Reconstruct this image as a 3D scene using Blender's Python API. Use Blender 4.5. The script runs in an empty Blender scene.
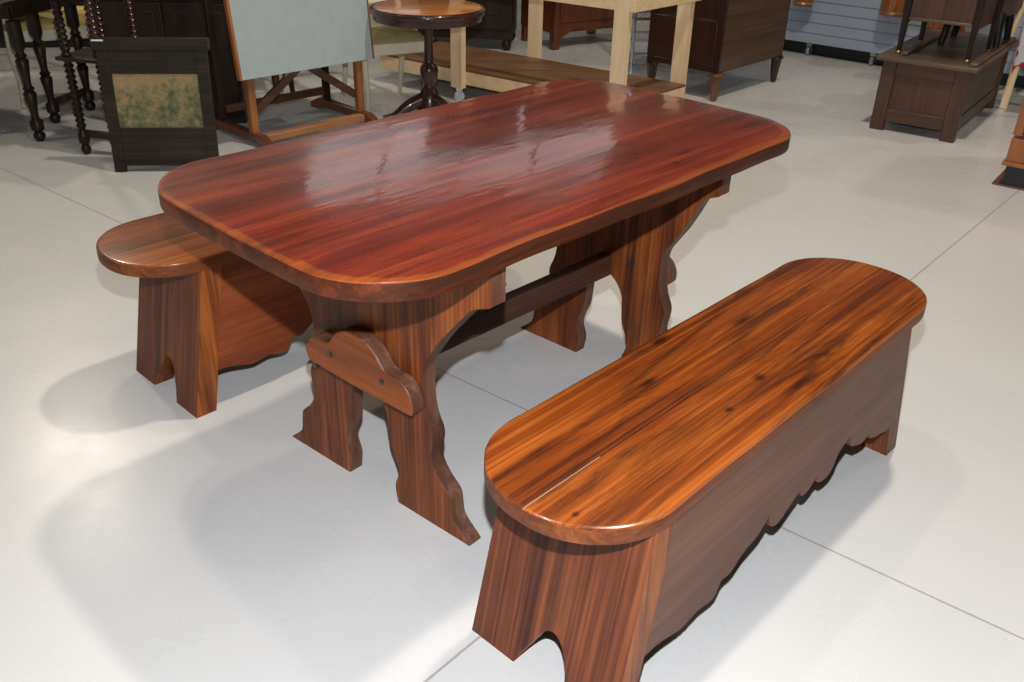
import bpy, bmesh, math, random
from mathutils import Vector, Matrix, noise
random.seed(7)
PI = math.pi
scn = bpy.context.scene
COL = scn.collection

# ------------------------------------------------------------------ materials
def new_mat(name):
    m = bpy.data.materials.new(name); m.use_nodes = True
    nt = m.node_tree
    for n in list(nt.nodes): nt.nodes.remove(n)
    out = nt.nodes.new('ShaderNodeOutputMaterial')
    b = nt.nodes.new('ShaderNodeBsdfPrincipled')
    nt.links.new(b.outputs[0], out.inputs[0])
    return m, nt, b

def N(nt, t, **kw):
    n = nt.nodes.new(t)
    for k, v in kw.items():
        if k.startswith('i_'):
            n.inputs[k[2:].replace('_', ' ')].default_value = v
        else:
            setattr(n, k, v)
    return n

def math_n(nt, op, a, b=None, c=None, clamp=False):
    n = nt.nodes.new('ShaderNodeMath'); n.operation = op; n.use_clamp = clamp
    for i, v in enumerate((a, b, c)):
        if v is None: continue
        if isinstance(v, (int, float)): n.inputs[i].default_value = v
        else: nt.links.new(v, n.inputs[i])
    return n.outputs[0]

def ramp(nt, fac, stops):
    r = nt.nodes.new('ShaderNodeValToRGB')
    e = r.color_ramp.elements
    while len(e) < len(stops): e.new(0.5)
    for el, (p, c) in zip(e, stops):
        el.position = p; el.color = (*c, 1) if len(c) == 3 else c
    nt.links.new(fac, r.inputs[0])
    return r.outputs[0]

def mix(nt, fac, a, b, mode='MIX'):
    n = nt.nodes.new('ShaderNodeMix'); n.data_type = 'RGBA'; n.blend_type = mode
    for sock, v in ((n.inputs[0], fac), (n.inputs[6], a), (n.inputs[7], b)):
        if isinstance(v, (int, float)): sock.default_value = v
        elif isinstance(v, tuple): sock.default_value = (*v, 1) if len(v) == 3 else v
        else: nt.links.new(v, sock)
    return n.outputs[2]

def wood(name, dark, mid, light, axis='X', plank=None, plank_off=0.0, rough=0.3, coat=0.0, coat_rough=0.08,
         streak=0.5, knots=(), seam=0.0015, scale=1.0, spec=0.5, streak_col=(0.03, 0.012, 0.006), grain=1.0, seed=0.0,
         dirt=0.0, bump=0.15, wavy=0.0, scratches=(), cs=1.0, rim=None):
    """wood grain along `axis`; boards `plank` wide laid side by side in the other direction"""
    m, nt, b = new_mat(name)
    tc = N(nt, 'ShaderNodeTexCoord')
    sep = N(nt, 'ShaderNodeSeparateXYZ'); nt.links.new(tc.outputs['Object'], sep.inputs[0])
    o = {'X': (0, 1, 2), 'Y': (1, 0, 2), 'Z': (2, 1, 0), 'XZ': (0, 2, 1)}[axis]
    A, B_, C_ = (sep.outputs[i] for i in o)          # A along grain, B across
    if plank:
        pid = math_n(nt, 'FLOOR', math_n(nt, 'DIVIDE', math_n(nt, 'ADD', B_, plank_off), plank))
        frac = math_n(nt, 'FRACT', math_n(nt, 'DIVIDE', math_n(nt, 'ADD', B_, plank_off), plank))
        d = math_n(nt, 'MULTIPLY', math_n(nt, 'MINIMUM', frac, math_n(nt, 'SUBTRACT', 1.0, frac)), plank)
        off = math_n(nt, 'MULTIPLY', pid, 7.31)
    else:
        off = None; d = None
    A2 = math_n(nt, 'ADD', A, seed)
    if off is not None: A2 = math_n(nt, 'ADD', A2, off)
    def vec(sa, sb, sc):
        c = N(nt, 'ShaderNodeCombineXYZ')
        nt.links.new(math_n(nt, 'MULTIPLY', A2, sa * scale), c.inputs[0])
        nt.links.new(math_n(nt, 'MULTIPLY', B_, sb * scale), c.inputs[1])
        nt.links.new(math_n(nt, 'MULTIPLY', C_, sc * scale * cs), c.inputs[2])
        return c.outputs[0]
    def nz(v, sc=1.0, det=4, dist=0.0, rgh=0.55):
        n = N(nt, 'ShaderNodeTexNoise'); n.inputs['Scale'].default_value = sc
        n.inputs['Detail'].default_value = det; n.inputs['Distortion'].default_value = dist
        n.inputs['Roughness'].default_value = rgh
        nt.links.new(v, n.inputs['Vector']); return n.outputs['Fac']
    g1 = nz(vec(0.8, 26, 26), 1.0, 6, 0.15, 0.62)
    g2 = nz(vec(1.6, 150, 150), 1.0, 3, 0.1)
    big = nz(vec(1.4, 6.5, 6.5), 1.0, 4, 0.6, 0.6)
    g3 = nz(vec(0.5, 60, 60), 1.0, 3, 0.0, 0.6)
    t = math_n(nt, 'ADD', math_n(nt, 'MULTIPLY', g1, 0.45), math_n(nt, 'MULTIPLY', big, 0.48))
    t = math_n(nt, 'ADD', t, math_n(nt, 'MULTIPLY', math_n(nt, 'SUBTRACT', g2, 0.5), 0.30 * grain))
    t = math_n(nt, 'ADD', t, math_n(nt, 'MULTIPLY', math_n(nt, 'SUBTRACT', g3, 0.5), 0.22 * grain))
    col = ramp(nt, t, [(0.30, dark), (0.47, mid), (0.64, light)])
    sm = nz(vec(1.2, 10, 10), 1.3, 7, 0.7, 0.68)
    sm = ramp(nt, sm, [(0.47, (0, 0, 0)), (0.64, (1, 1, 1))])
    col = mix(nt, math_n(nt, 'MULTIPLY', sm, streak), col, streak_col)
    for (ku, kv, ks, kl) in knots:
        du = math_n(nt, 'DIVIDE', math_n(nt, 'SUBTRACT', A, ku), kl)
        dv = math_n(nt, 'DIVIDE', math_n(nt, 'SUBTRACT', B_, kv), ks)
        rr = math_n(nt, 'SQRT', math_n(nt, 'ADD', math_n(nt, 'MULTIPLY', du, du), math_n(nt, 'MULTIPLY', dv, dv)))
        rr = math_n(nt, 'ADD', rr, math_n(nt, 'MULTIPLY', math_n(nt, 'SUBTRACT', g1, 0.5), 1.6))
        k = math_n(nt, 'SUBTRACT', 1.0, math_n(nt, 'SUBTRACT', rr, 0.25), clamp=True)
        col = mix(nt, math_n(nt, 'MULTIPLY', k, 0.92), col, (0.035, 0.009, 0.004))
    if d is not None and seam > 0:
        s = math_n(nt, 'LESS_THAN', d, seam)
        col = mix(nt, math_n(nt, 'MULTIPLY', s, 0.75), col, (0.02, 0.008, 0.004))
    if rim:      # lighter orange rim: part wear, part flash and reflection put into the colour
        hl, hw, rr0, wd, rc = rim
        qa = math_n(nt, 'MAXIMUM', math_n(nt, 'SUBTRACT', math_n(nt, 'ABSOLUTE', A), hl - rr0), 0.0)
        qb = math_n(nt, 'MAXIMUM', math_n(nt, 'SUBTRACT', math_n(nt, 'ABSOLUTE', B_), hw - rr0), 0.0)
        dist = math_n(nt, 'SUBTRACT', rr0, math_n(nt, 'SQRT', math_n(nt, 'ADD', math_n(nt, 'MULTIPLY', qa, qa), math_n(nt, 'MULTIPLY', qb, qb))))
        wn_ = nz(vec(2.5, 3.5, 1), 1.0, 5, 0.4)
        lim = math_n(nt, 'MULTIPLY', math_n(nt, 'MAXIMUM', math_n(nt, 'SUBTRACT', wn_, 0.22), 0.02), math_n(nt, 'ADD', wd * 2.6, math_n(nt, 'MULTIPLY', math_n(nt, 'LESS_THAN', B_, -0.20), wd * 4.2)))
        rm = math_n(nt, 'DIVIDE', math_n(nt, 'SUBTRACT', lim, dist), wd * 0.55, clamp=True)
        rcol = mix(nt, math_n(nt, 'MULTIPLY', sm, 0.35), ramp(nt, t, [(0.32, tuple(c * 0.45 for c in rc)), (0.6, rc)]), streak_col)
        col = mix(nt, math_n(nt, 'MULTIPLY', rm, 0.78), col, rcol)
    for (a0, a1, vv, ww) in scratches:
        sc_ = math_n(nt, 'LESS_THAN', math_n(nt, 'ABSOLUTE', math_n(nt, 'SUBTRACT', B_, vv)), ww)
        sc_ = math_n(nt, 'MULTIPLY', sc_, math_n(nt, 'MULTIPLY', math_n(nt, 'GREATER_THAN', A, a0), math_n(nt, 'LESS_THAN', A, a1)))
        col = mix(nt, math_n(nt, 'MULTIPLY', sc_, 0.75), col, (0.42, 0.30, 0.22))
    if dirt:
        dn = nz(vec(3, 4, 4), 2.0, 5, 0.5)
        col = mix(nt, math_n(nt, 'MULTIPLY', ramp(nt, dn, [(0.45, (0, 0, 0)), (0.75, (1, 1, 1))]), dirt), col, (0.25, 0.2, 0.17))
    nt.links.new(col, b.inputs['Base Color'])
    rn = nz(vec(4, 5, 5), 2.0, 4)
    nt.links.new(math_n(nt, 'ADD', math_n(nt, 'MULTIPLY', math_n(nt, 'SUBTRACT', rn, 0.5), 0.25 * rough), rough), b.inputs['Roughness'])
    b.inputs['Specular IOR Level'].default_value = spec
    if wavy:
        wn = N(nt, 'ShaderNodeTexNoise'); wn.inputs['Scale'].default_value = 5.0; wn.inputs['Detail'].default_value = 5; wn.inputs['Roughness'].default_value = 0.55
        nt.links.new(vec(0.6, 1.8, 1.0), wn.inputs['Vector'])
        cb = N(nt, 'ShaderNodeBump'); cb.inputs['Strength'].default_value = wavy; cb.inputs['Distance'].default_value = 0.004
        nt.links.new(wn.outputs['Fac'], cb.inputs['Height']); nt.links.new(cb.outputs[0], b.inputs['Coat Normal'])
    if coat:
        b.inputs['Coat Weight'].default_value = coat
        b.inputs['Coat Roughness'].default_value = coat_rough
        if wavy:
            cr_ = nz(vec(1.2, 2.4, 1), 1.6, 5, 0.3)
            nt.links.new(math_n(nt, 'ADD', 0.03, math_n(nt, 'MULTIPLY', math_n(nt, 'MAXIMUM', math_n(nt, 'SUBTRACT', cr_, 0.42), 0.0), 1.0)), b.inputs['Coat Roughness'])
    bp = N(nt, 'ShaderNodeBump'); bp.inputs['Strength'].default_value = bump; bp.inputs['Distance'].default_value = 0.002
    nt.links.new(math_n(nt, 'ADD', g1, math_n(nt, 'MULTIPLY', g2, 0.4)), bp.inputs['Height'])
    nt.links.new(bp.outputs[0], b.inputs['Normal'])
    return m

def plain(name, col, rough=0.5, metal=0.0, var=0.12, vscale=14.0, spec=0.5, coat=0.0):
    m, nt, b = new_mat(name)
    tc = N(nt, 'ShaderNodeTexCoord')
    n = N(nt, 'ShaderNodeTexNoise'); n.inputs['Scale'].default_value = vscale; n.inputs['Detail'].default_value = 5
    nt.links.new(tc.outputs['Object'], n.inputs['Vector'])
    c0 = tuple(max(0, c * (1 - var)) for c in col); c1 = tuple(min(1, c * (1 + var)) for c in col)
    nt.links.new(ramp(nt, n.outputs['Fac'], [(0.3, c0), (0.7, c1)]), b.inputs['Base Color'])
    b.inputs['Roughness'].default_value = rough; b.inputs['Metallic'].default_value = metal
    b.inputs['Specular IOR Level'].default_value = spec
    b.inputs['Coat Weight'].default_value = coat
    return m

# main furniture woods
TOP_K = ((0.30, -0.30, 0.010, 0.04), (-0.10, 0.05, 0.014, 0.05), (0.22, -0.33, 0.008, 0.014))
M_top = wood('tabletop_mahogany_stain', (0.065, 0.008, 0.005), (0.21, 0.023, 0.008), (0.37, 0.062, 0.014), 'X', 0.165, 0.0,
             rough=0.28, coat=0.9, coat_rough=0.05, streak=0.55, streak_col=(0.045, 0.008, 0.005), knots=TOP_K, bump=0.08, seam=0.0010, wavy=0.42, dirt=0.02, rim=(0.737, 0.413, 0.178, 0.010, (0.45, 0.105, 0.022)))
M_edge = wood('tabletop_lit_worn_edge', (0.16, 0.025, 0.008), (0.36, 0.075, 0.016), (0.55, 0.15, 0.03), 'X',
              rough=0.25, coat=0.7, coat_rough=0.06, streak=0.5, bump=0.1)  # orange edge tone: wear, with the flash on the rim put into it
M_side = wood('tabletop_side_edge', (0.030, 0.010, 0.005), (0.095, 0.022, 0.008), (0.19, 0.045, 0.012), 'X',
              rough=0.45, streak=0.7, bump=0.2, spec=0.2)
SEAT_K = ((-0.22, 0.08, 0.012, 0.03), (-0.04, -0.07, 0.012, 0.018), (-0.19, -0.09, 0.008, 0.013), (0.0, -0.14, 0.011, 0.085),
          (0.16, 0.09, 0.015, 0.055), (-0.06, 0.165, 0.012, 0.03), (-0.64, -0.08, 0.006, 0.008))
M_seat = wood('bench_seat_pine_stain', (0.10, 0.020, 0.006), (0.27, 0.058, 0.009), (0.50, 0.135, 0.020), 'X', 0.192, 0.010,
              rough=0.22, coat=0.5, coat_rough=0.09, streak=0.92, streak_col=(0.045, 0.013, 0.006), knots=SEAT_K, bump=0.1, seam=0.0009, grain=1.5,
              scratches=((-0.69, -0.49, -0.0095, 0.0011),))
M_seat2 = wood('rear_bench_seat_stain', (0.12, 0.030, 0.010), (0.27, 0.074, 0.019), (0.40, 0.13, 0.032), 'X', 0.192, 0.012,
              rough=0.25, coat=0.5, coat_rough=0.1, streak=0.75, streak_col=(0.07, 0.024, 0.010), bump=0.1, seed=3.3)
M_trestle = wood('trestle_stain', (0.06, 0.015, 0.006), (0.215, 0.054, 0.013), (0.40, 0.12, 0.024), 'Z', 0.14, 0.07,
                 rough=0.42, coat=0.0, streak=0.65, streak_col=(0.04, 0.011, 0.006), seed=1.7, spec=0.25, grain=1.3, seam=0.0009)
M_bracket = wood('bracket_stain', (0.13, 0.030, 0.008), (0.27, 0.066, 0.014), (0.38, 0.11, 0.022), 'Y', rough=0.42,
                 streak=0.35, grain=0.8, spec=0.25)
M_cut = wood('sawn_edge_wood', (0.07, 0.024, 0.014), (0.15, 0.060, 0.036), (0.32, 0.17, 0.12), 'Z', rough=0.5, streak=0.5, grain=0.7)
M_stretch = wood('stretcher_stain', (0.045, 0.018, 0.012), (0.085, 0.034, 0.022), (0.14, 0.06, 0.042), 'X', rough=0.5, streak=0.4)
M_leg = wood('bench_leg_stain', (0.055, 0.014, 0.007), (0.165, 0.042, 0.015), (0.33, 0.098, 0.028), 'Z',
             rough=0.42, coat=0.0, streak=0.5, streak_col=(0.06, 0.022, 0.013), grain=1.5, dirt=0.03, spec=0.28, cs=0.03)
M_seatside = wood('bench_seat_edge', (0.07, 0.018, 0.007), (0.17, 0.045, 0.012), (0.30, 0.085, 0.020), 'X', rough=0.5, streak=0.6, spec=0.25)
M_apron = wood('bench_apron_stain', (0.095, 0.036, 0.020), (0.155, 0.062, 0.034), (0.22, 0.095, 0.055), 'X', rough=0.45,
               streak=0.3, streak_col=(0.09, 0.035, 0.02), grain=0.7, spec=0.28)
M_apron2 = wood('rear_bench_apron_stain', (0.13, 0.026, 0.010), (0.25, 0.058, 0.018), (0.36, 0.10, 0.032), 'X', rough=0.42, spec=0.28,
               streak=0.4, streak_col=(0.10, 0.026, 0.011), grain=0.8, seed=5)
M_bolt = plain('bolt_steel', (0.10, 0.09, 0.085), 0.45, 0.8)
# background woods
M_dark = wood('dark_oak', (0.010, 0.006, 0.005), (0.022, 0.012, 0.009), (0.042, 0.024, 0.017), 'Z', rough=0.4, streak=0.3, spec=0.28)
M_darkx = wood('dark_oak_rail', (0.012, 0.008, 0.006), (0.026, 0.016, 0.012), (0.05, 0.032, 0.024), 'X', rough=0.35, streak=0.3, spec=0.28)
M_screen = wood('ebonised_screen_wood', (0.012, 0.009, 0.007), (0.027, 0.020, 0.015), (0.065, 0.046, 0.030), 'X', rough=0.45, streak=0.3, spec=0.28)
M_cab = wood('chest_of_drawers_side', (0.055, 0.030, 0.018), (0.10, 0.055, 0.032), (0.17, 0.10, 0.058), 'XZ', 0.21, 0.03, rough=0.5, streak=0.45,
             streak_col=(0.11, 0.035, 0.02))
M_cabf = wood('chest_of_drawers_front', (0.020, 0.008, 0.006), (0.035, 0.012, 0.008), (0.055, 0.02, 0.012), 'Z', rough=0.25, coat=0.4)
M_gold = wood('reeded_foot_wood', (0.09, 0.035, 0.012), (0.2, 0.085, 0.03), (0.34, 0.16, 0.05), 'Z', rough=0.4)
M_chest = wood('blanket_chest_oak', (0.04, 0.018, 0.011), (0.085, 0.036, 0.021), (0.14, 0.062, 0.036), 'Z', rough=0.45, streak=0.3)
M_chestx = wood('blanket_chest_rail', (0.04, 0.018, 0.011), (0.085, 0.038, 0.022), (0.13, 0.06, 0.036), 'X', rough=0.45, streak=0.3)
M_lid = wood('blanket_chest_lid', (0.06, 0.038, 0.026), (0.13, 0.085, 0.060), (0.22, 0.155, 0.11), 'X', rough=0.4, streak=0.3)
M_pine = wood('new_pine_lumber', (0.72, 0.48, 0.24), (0.84, 0.63, 0.37), (0.90, 0.72, 0.48), 'X', rough=0.6, streak=0.12,
              streak_col=(0.5, 0.28, 0.12), grain=0.5)
M_pinez = wood('new_pine_post', (0.72, 0.49, 0.27), (0.85, 0.65, 0.41), (0.90, 0.74, 0.52), 'Z', rough=0.6, streak=0.12,
              streak_col=(0.5, 0.28, 0.12), grain=0.5)
M_ply = wood('platform_plywood', (0.12, 0.058, 0.026), (0.18, 0.092, 0.042), (0.24, 0.13, 0.062), 'X', rough=0.55, streak=0.2)
M_draft = wood('drafting_table_oak', (0.20, 0.065, 0.018), (0.36, 0.13, 0.035), (0.50, 0.21, 0.065), 'Z', rough=0.4, streak=0.3)
M_draftx = wood('drafting_rail_oak', (0.26, 0.10, 0.035), (0.42, 0.19, 0.07), (0.55, 0.29, 0.13), 'X', rough=0.4, streak=0.2)
M_draftd = wood('drafting_dark_wood', (0.05, 0.018, 0.010), (0.09, 0.036, 0.018), (0.14, 0.06, 0.028), 'X', rough=0.4, streak=0.3)
M_round = wood('round_table_top_wood', (0.42, 0.14, 0.035), (0.60, 0.23, 0.06), (0.70, 0.31, 0.10), 'X', rough=0.25, coat=0.6, streak=0.15, grain=0.5)
M_ped = wood('pedestal_mahogany', (0.020, 0.007, 0.006), (0.045, 0.014, 0.010), (0.08, 0.026, 0.016), 'Z', rough=0.3, coat=0.4)
M_case = wood('display_case_oak', (0.24, 0.075, 0.022), (0.38, 0.13, 0.04), (0.50, 0.20, 0.07), 'Z', rough=0.35, coat=0.3, streak=0.2)
M_dresser = wood('serpentine_dresser_wood', (0.09, 0.025, 0.010), (0.16, 0.045, 0.015), (0.24, 0.08, 0.025), 'Z', rough=0.35, coat=0.3)
M_orange = wood('varnished_orange_wood', (0.18, 0.045, 0.014), (0.30, 0.085, 0.022), (0.42, 0.15, 0.04), 'Z', rough=0.2, coat=0.7, streak=0.2)
M_cream = plain('cream_paint', (0.74, 0.68, 0.52), 0.5, var=0.05)
M_yellow = plain('yellow_damask', (0.72, 0.55, 0.16), 0.7, var=0.25, vscale=9)
M_olive = plain('olive_upholstery', (0.42, 0.34, 0.16), 0.8, var=0.1)
M_board = plain('blue_grey_board', (0.43, 0.51, 0.53), 0.55, var=0.04, vscale=20)
M_slat = plain('blue_grey_slatwall', (0.34, 0.40, 0.50), 0.5, var=0.03)
M_black = plain('black_plinth', (0.012, 0.013, 0.016), 0.4)
M_maroon = plain('maroon_plinth_mat', (0.15, 0.06, 0.06), 0.6)
M_chrome = plain('galvanised_wire', (0.50, 0.55, 0.62), 0.3, 0.7)
M_castor = plain('castor_steel', (0.45, 0.47, 0.50), 0.3, 0.8)
M_white = plain('white_plastic', (0.80, 0.80, 0.80), 0.4)
M_bottle = plain('dark_teal_glass', (0.01, 0.03, 0.035), 0.1)
M_brass = plain('brass_cap', (0.65, 0.42, 0.2), 0.3, 0.8)

def tapestry():
    m, nt, b = new_mat('landscape_tapestry')
    tc = N(nt, 'ShaderNodeTexCoord')
    sep = N(nt, 'ShaderNodeSeparateXYZ'); nt.links.new(tc.outputs['Object'], sep.inputs[0])
    n1 = N(nt, 'ShaderNodeTexNoise'); n1.inputs['Scale'].default_value = 26; n1.inputs['Detail'].default_value = 6
    n1.inputs['Roughness'].default_value = 0.65
    nt.links.new(tc.outputs['Object'], n1.inputs['Vector'])
    n2 = N(nt, 'ShaderNodeTexNoise'); n2.inputs['Scale'].default_value = 45; n2.inputs['Detail'].default_value = 4
    nt.links.new(tc.outputs['Object'], n2.inputs['Vector'])
    # sky is more golden, foliage toward the lower part and the right-hand tree
    z = math_n(nt, 'SUBTRACT', sep.outputs[2], 0.33)
    t = math_n(nt, 'ADD', math_n(nt, 'MULTIPLY', z, 1.1), math_n(nt, 'MULTIPLY', n1.outputs['Fac'], 1.0))
    t = math_n(nt, 'ADD', t, math_n(nt, 'MULTIPLY', math_n(nt, 'SUBTRACT', n2.outputs['Fac'], 0.5), 0.5))
    def blob(cx, cz, rx, rz):
        a = math_n(nt, 'DIVIDE', math_n(nt, 'SUBTRACT', sep.outputs[0], cx), rx)
        c = math_n(nt, 'DIVIDE', math_n(nt, 'SUBTRACT', sep.outputs[2], cz), rz)
        r = math_n(nt, 'SQRT', math_n(nt, 'ADD', math_n(nt, 'MULTIPLY', a, a), math_n(nt, 'MULTIPLY', c, c)))
        return math_n(nt, 'SUBTRACT', 1.0, r, clamp=True)
    for bb in ((0.07, 0.36, 0.10, 0.13), (-0.09, 0.31, 0.06, 0.09), (0.17, 0.34, 0.05, 0.12)):
        t = math_n(nt, 'SUBTRACT', t, math_n(nt, 'MULTIPLY', blob(*bb), 0.16))
    col = ramp(nt, t, [(0.22, (0.075, 0.085, 0.045)), (0.38, (0.15, 0.15, 0.07)), (0.52, (0.27, 0.22, 0.10)), (0.66, (0.36, 0.25, 0.12)), (0.82, (0.42, 0.27, 0.15))])
    nt.links.new(col, b.inputs['Base Color']); b.inputs['Roughness'].default_value = 0.8
    return m
M_tap = tapestry()

def quilt():
    m, nt, b = new_mat('red_white_textile')
    tc = N(nt, 'ShaderNodeTexCoord')
    v = N(nt, 'ShaderNodeTexVoronoi'); v.inputs['Scale'].default_value = 24
    nt.links.new(tc.outputs['Object'], v.inputs['Vector'])
    sp = N(nt, 'ShaderNodeSeparateColor'); nt.links.new(v.outputs['Color'], sp.inputs[0])
    r = nt.nodes.new('ShaderNodeValToRGB'); r.color_ramp.interpolation = 'CONSTANT'
    e = r.color_ramp.elements; e[0].color = (0.72, 0.72, 0.76, 1); e[1].position = 0.5; e[1].color = (0.62, 0.03, 0.06, 1)
    nt.links.new(sp.outputs[0], r.inputs[0]); nt.links.new(r.outputs[0], b.inputs['Base Color'])
    b.inputs['Roughness'].default_value = 0.9
    return m
M_quilt = quilt()

def glass():
    m, nt, b = new_mat('case_glass')
    b.inputs['Transmission Weight'].default_value = 1.0; b.inputs['Roughness'].default_value = 0.02
    b.inputs['Base Color'].default_value = (0.9, 0.95, 0.93, 1); b.inputs['IOR'].default_value = 1.45
    return m
M_glass = glass()

J0 = (0.416, 1.839); J1 = math.radians(49.2); J2 = math.radians(-38.3)
def floor_mat():
    m, nt, b = new_mat('painted_concrete_floor')
    tc = N(nt, 'ShaderNodeTexCoord'); P = tc.outputs['Object']
    sep = N(nt, 'ShaderNodeSeparateXYZ'); nt.links.new(P, sep.inputs[0])
    def nz(sc, det=5, rgh=0.55, dist=0.0):
        n = N(nt, 'ShaderNodeTexNoise'); n.inputs['Scale'].default_value = sc; n.inputs['Detail'].default_value = det
        n.inputs['Roughness'].default_value = rgh; n.inputs['Distortion'].default_value = dist
        nt.links.new(P, n.inputs['Vector']); return n.outputs['Fac']
    base = ramp(nt, nz(1.3, 6, 0.6), [(0.3, (0.655, 0.66, 0.66)), (0.7, (0.70, 0.703, 0.703))])
    specks = ramp(nt, nz(26, 4, 0.7, 0.6), [(0.70, (0, 0, 0)), (0.76, (1, 1, 1))])
    col = mix(nt, math_n(nt, 'MULTIPLY', specks, 0.2), base, (0.80, 0.80, 0.80))
    dirt = ramp(nt, nz(9, 6, 0.75, 1.0), [(0.64, (0, 0, 0)), (0.74, (1, 1, 1))])
    col = mix(nt, math_n(nt, 'MULTIPLY', dirt, 0.10), col, (0.46, 0.46, 0.46))
    # saw-cut joints of the slab
    hgt = None
    jn = nz(60, 3)
    for ang in (J1, J2):
        nx, ny = -math.sin(ang), math.cos(ang)
        d = math_n(nt, 'ADD', math_n(nt, 'MULTIPLY', sep.outputs[0], nx), math_n(nt, 'MULTIPLY', sep.outputs[1], ny))
        d = math_n(nt, 'ABSOLUTE', math_n(nt, 'SUBTRACT', d, J0[0] * nx + J0[1] * ny))
        wj = math_n(nt, 'ADD', 0.0012, math_n(nt, 'MULTIPLY', jn, 0.0030))
        s = math_n(nt, 'LESS_THAN', d, wj)
        col = mix(nt, math_n(nt, 'MULTIPLY', s, 0.7), col, (0.30, 0.25, 0.235))
        hgt = s if hgt is None else math_n(nt, 'MAXIMUM', hgt, s)
    nt.links.new(col, b.inputs['Base Color'])
    nt.links.new(math_n(nt, 'ADD', 0.17, math_n(nt, 'MULTIPLY', nz(3.0, 6, 0.65), 0.22)), b.inputs['Roughness'])
    b.inputs['Specular IOR Level'].default_value = 0.5
    h = math_n(nt, 'SUBTRACT', math_n(nt, 'MULTIPLY', nz(7, 6, 0.6), 0.5), hgt)
    h = math_n(nt, 'ADD', h, math_n(nt, 'MULTIPLY', specks, 0.15))
    bp = N(nt, 'ShaderNodeBump'); bp.inputs['Strength'].default_value = 0.25; bp.inputs['Distance'].default_value = 0.003
    nt.links.new(h, bp.inputs['Height']); nt.links.new(bp.outputs[0], b.inputs['Normal'])
    return m
M_floor = floor_mat()
M_wall = plain('warehouse_wall_paint', (0.22, 0.21, 0.20), 0.8, var=0.06, vscale=2)
M_ceil = plain('ceiling_paint', (0.16, 0.155, 0.15), 0.9, var=0.05, vscale=2)

def emis(name, col, st):
    m, nt, b = new_mat(name)
    b.inputs['Base Color'].default_value = (*col, 1); b.inputs['Roughness'].default_value = 0.4
    b.inputs['Emission Color'].default_value = (*col, 1); b.inputs['Emission Strength'].default_value = st
    return m

# ------------------------------------------------------------------ object helpers
def tag(o, label=None, cat=None, group=None, kind=None):
    if label: o['label'] = label
    if cat: o['category'] = cat
    if group: o['group'] = group
    if kind: o['kind'] = kind
    return o

def thing(name, loc, rz=0.0, label=None, cat=None, group=None):
    o = bpy.data.objects.new(name, None); COL.objects.link(o)
    o.empty_display_size = 0.1
    o.location = loc; o.rotation_euler = (0, 0, rz)
    return tag(o, label, cat, group)

def link(name, bm, mats, parent=None, bevel=0.0, seg=2, sharp=38, loc=None, rot=None, blim=40):
    bmesh.ops.recalc_face_normals(bm, faces=bm.faces)
    me = bpy.data.meshes.new(name); bm.to_mesh(me); bm.free()
    if not isinstance(mats, (list, tuple)): mats = [mats]
    for mm in mats: me.materials.append(mm)
    me.polygons.foreach_set('use_smooth', [True] * len(me.polygons))
    me.set_sharp_from_angle(angle=math.radians(sharp))
    o = bpy.data.objects.new(name, me); COL.objects.link(o)
    if parent: o.parent = parent
    if loc: o.location = loc
    if rot: o.rotation_euler = rot
    if bevel:
        md = o.modifiers.new('bevel', 'BEVEL'); md.width = bevel; md.segments = seg
        md.limit_method = 'ANGLE'; md.angle_limit = math.radians(blim)
    return o

def box(bm, x0, x1, y0, y1, z0, z1, mi=0):
    v = [bm.verts.new(p) for p in ((x0, y0, z0), (x1, y0, z0), (x1, y1, z0), (x0, y1, z0), (x0, y0, z1), (x1, y0, z1), (x1, y1, z1), (x0, y1, z1))]
    for f in ((0, 3, 2, 1), (4, 5, 6, 7), (0, 1, 5, 4), (1, 2, 6, 5), (2, 3, 7, 6), (3, 0, 4, 7)):
        bm.faces.new([v[i] for i in f]).material_index = mi
    return v

def bar(bm, a, b, w, h, up=(0, 0, 1), mi=0):
    """rectangular stick from a to b, w wide (sideways), h high (along up)"""
    a, b = Vector(a), Vector(b); d = (b - a).normalized(); up = Vector(up)
    s = d.cross(up)
    if s.length < 1e-4: s = d.cross(Vector((1, 0, 0)))
    s.normalize(); t = s.cross(d).normalized()
    vs = []
    for p in (a, b):
        for (i, j) in ((-1, -1), (1, -1), (1, 1), (-1, 1)):
            vs.append(bm.verts.new(p + s * (w / 2 * i) + t * (h / 2 * j)))
    for f in ((0, 1, 2, 3), (7, 6, 5, 4), (0, 4, 5, 1), (1, 5, 6, 2), (2, 6, 7, 3), (3, 7, 4, 0)):
        bm.faces.new([vs[i] for i in f]).material_index = mi

def lathe(bm, prof, c=(0, 0, 0), n=20, mi=0, axis_to=None):
    """prof: (radius, z) list, closed at both ends; axis_to: other end of the axis when it leans"""
    c = Vector(c); rings = []
    z0, z1 = prof[0][1], prof[-1][1]
    for r, z in prof:
        o = c + Vector((0, 0, z))
        if axis_to is not None:
            t = (z - z0) / (z1 - z0); o = c.lerp(Vector(axis_to), t)
        rings.append([bm.verts.new(o + Vector((r * math.cos(2 * PI * k / n), r * math.sin(2 * PI * k / n), 0))) for k in range(n)])
    for a, b in zip(rings, rings[1:]):
        for k in range(n):
            bm.faces.new((a[k], a[(k + 1) % n], b[(k + 1) % n], b[k])).material_index = mi
    bm.faces.new(rings[0][::-1]).material_index = mi
    bm.faces.new(rings[-1]).material_index = mi

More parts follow.
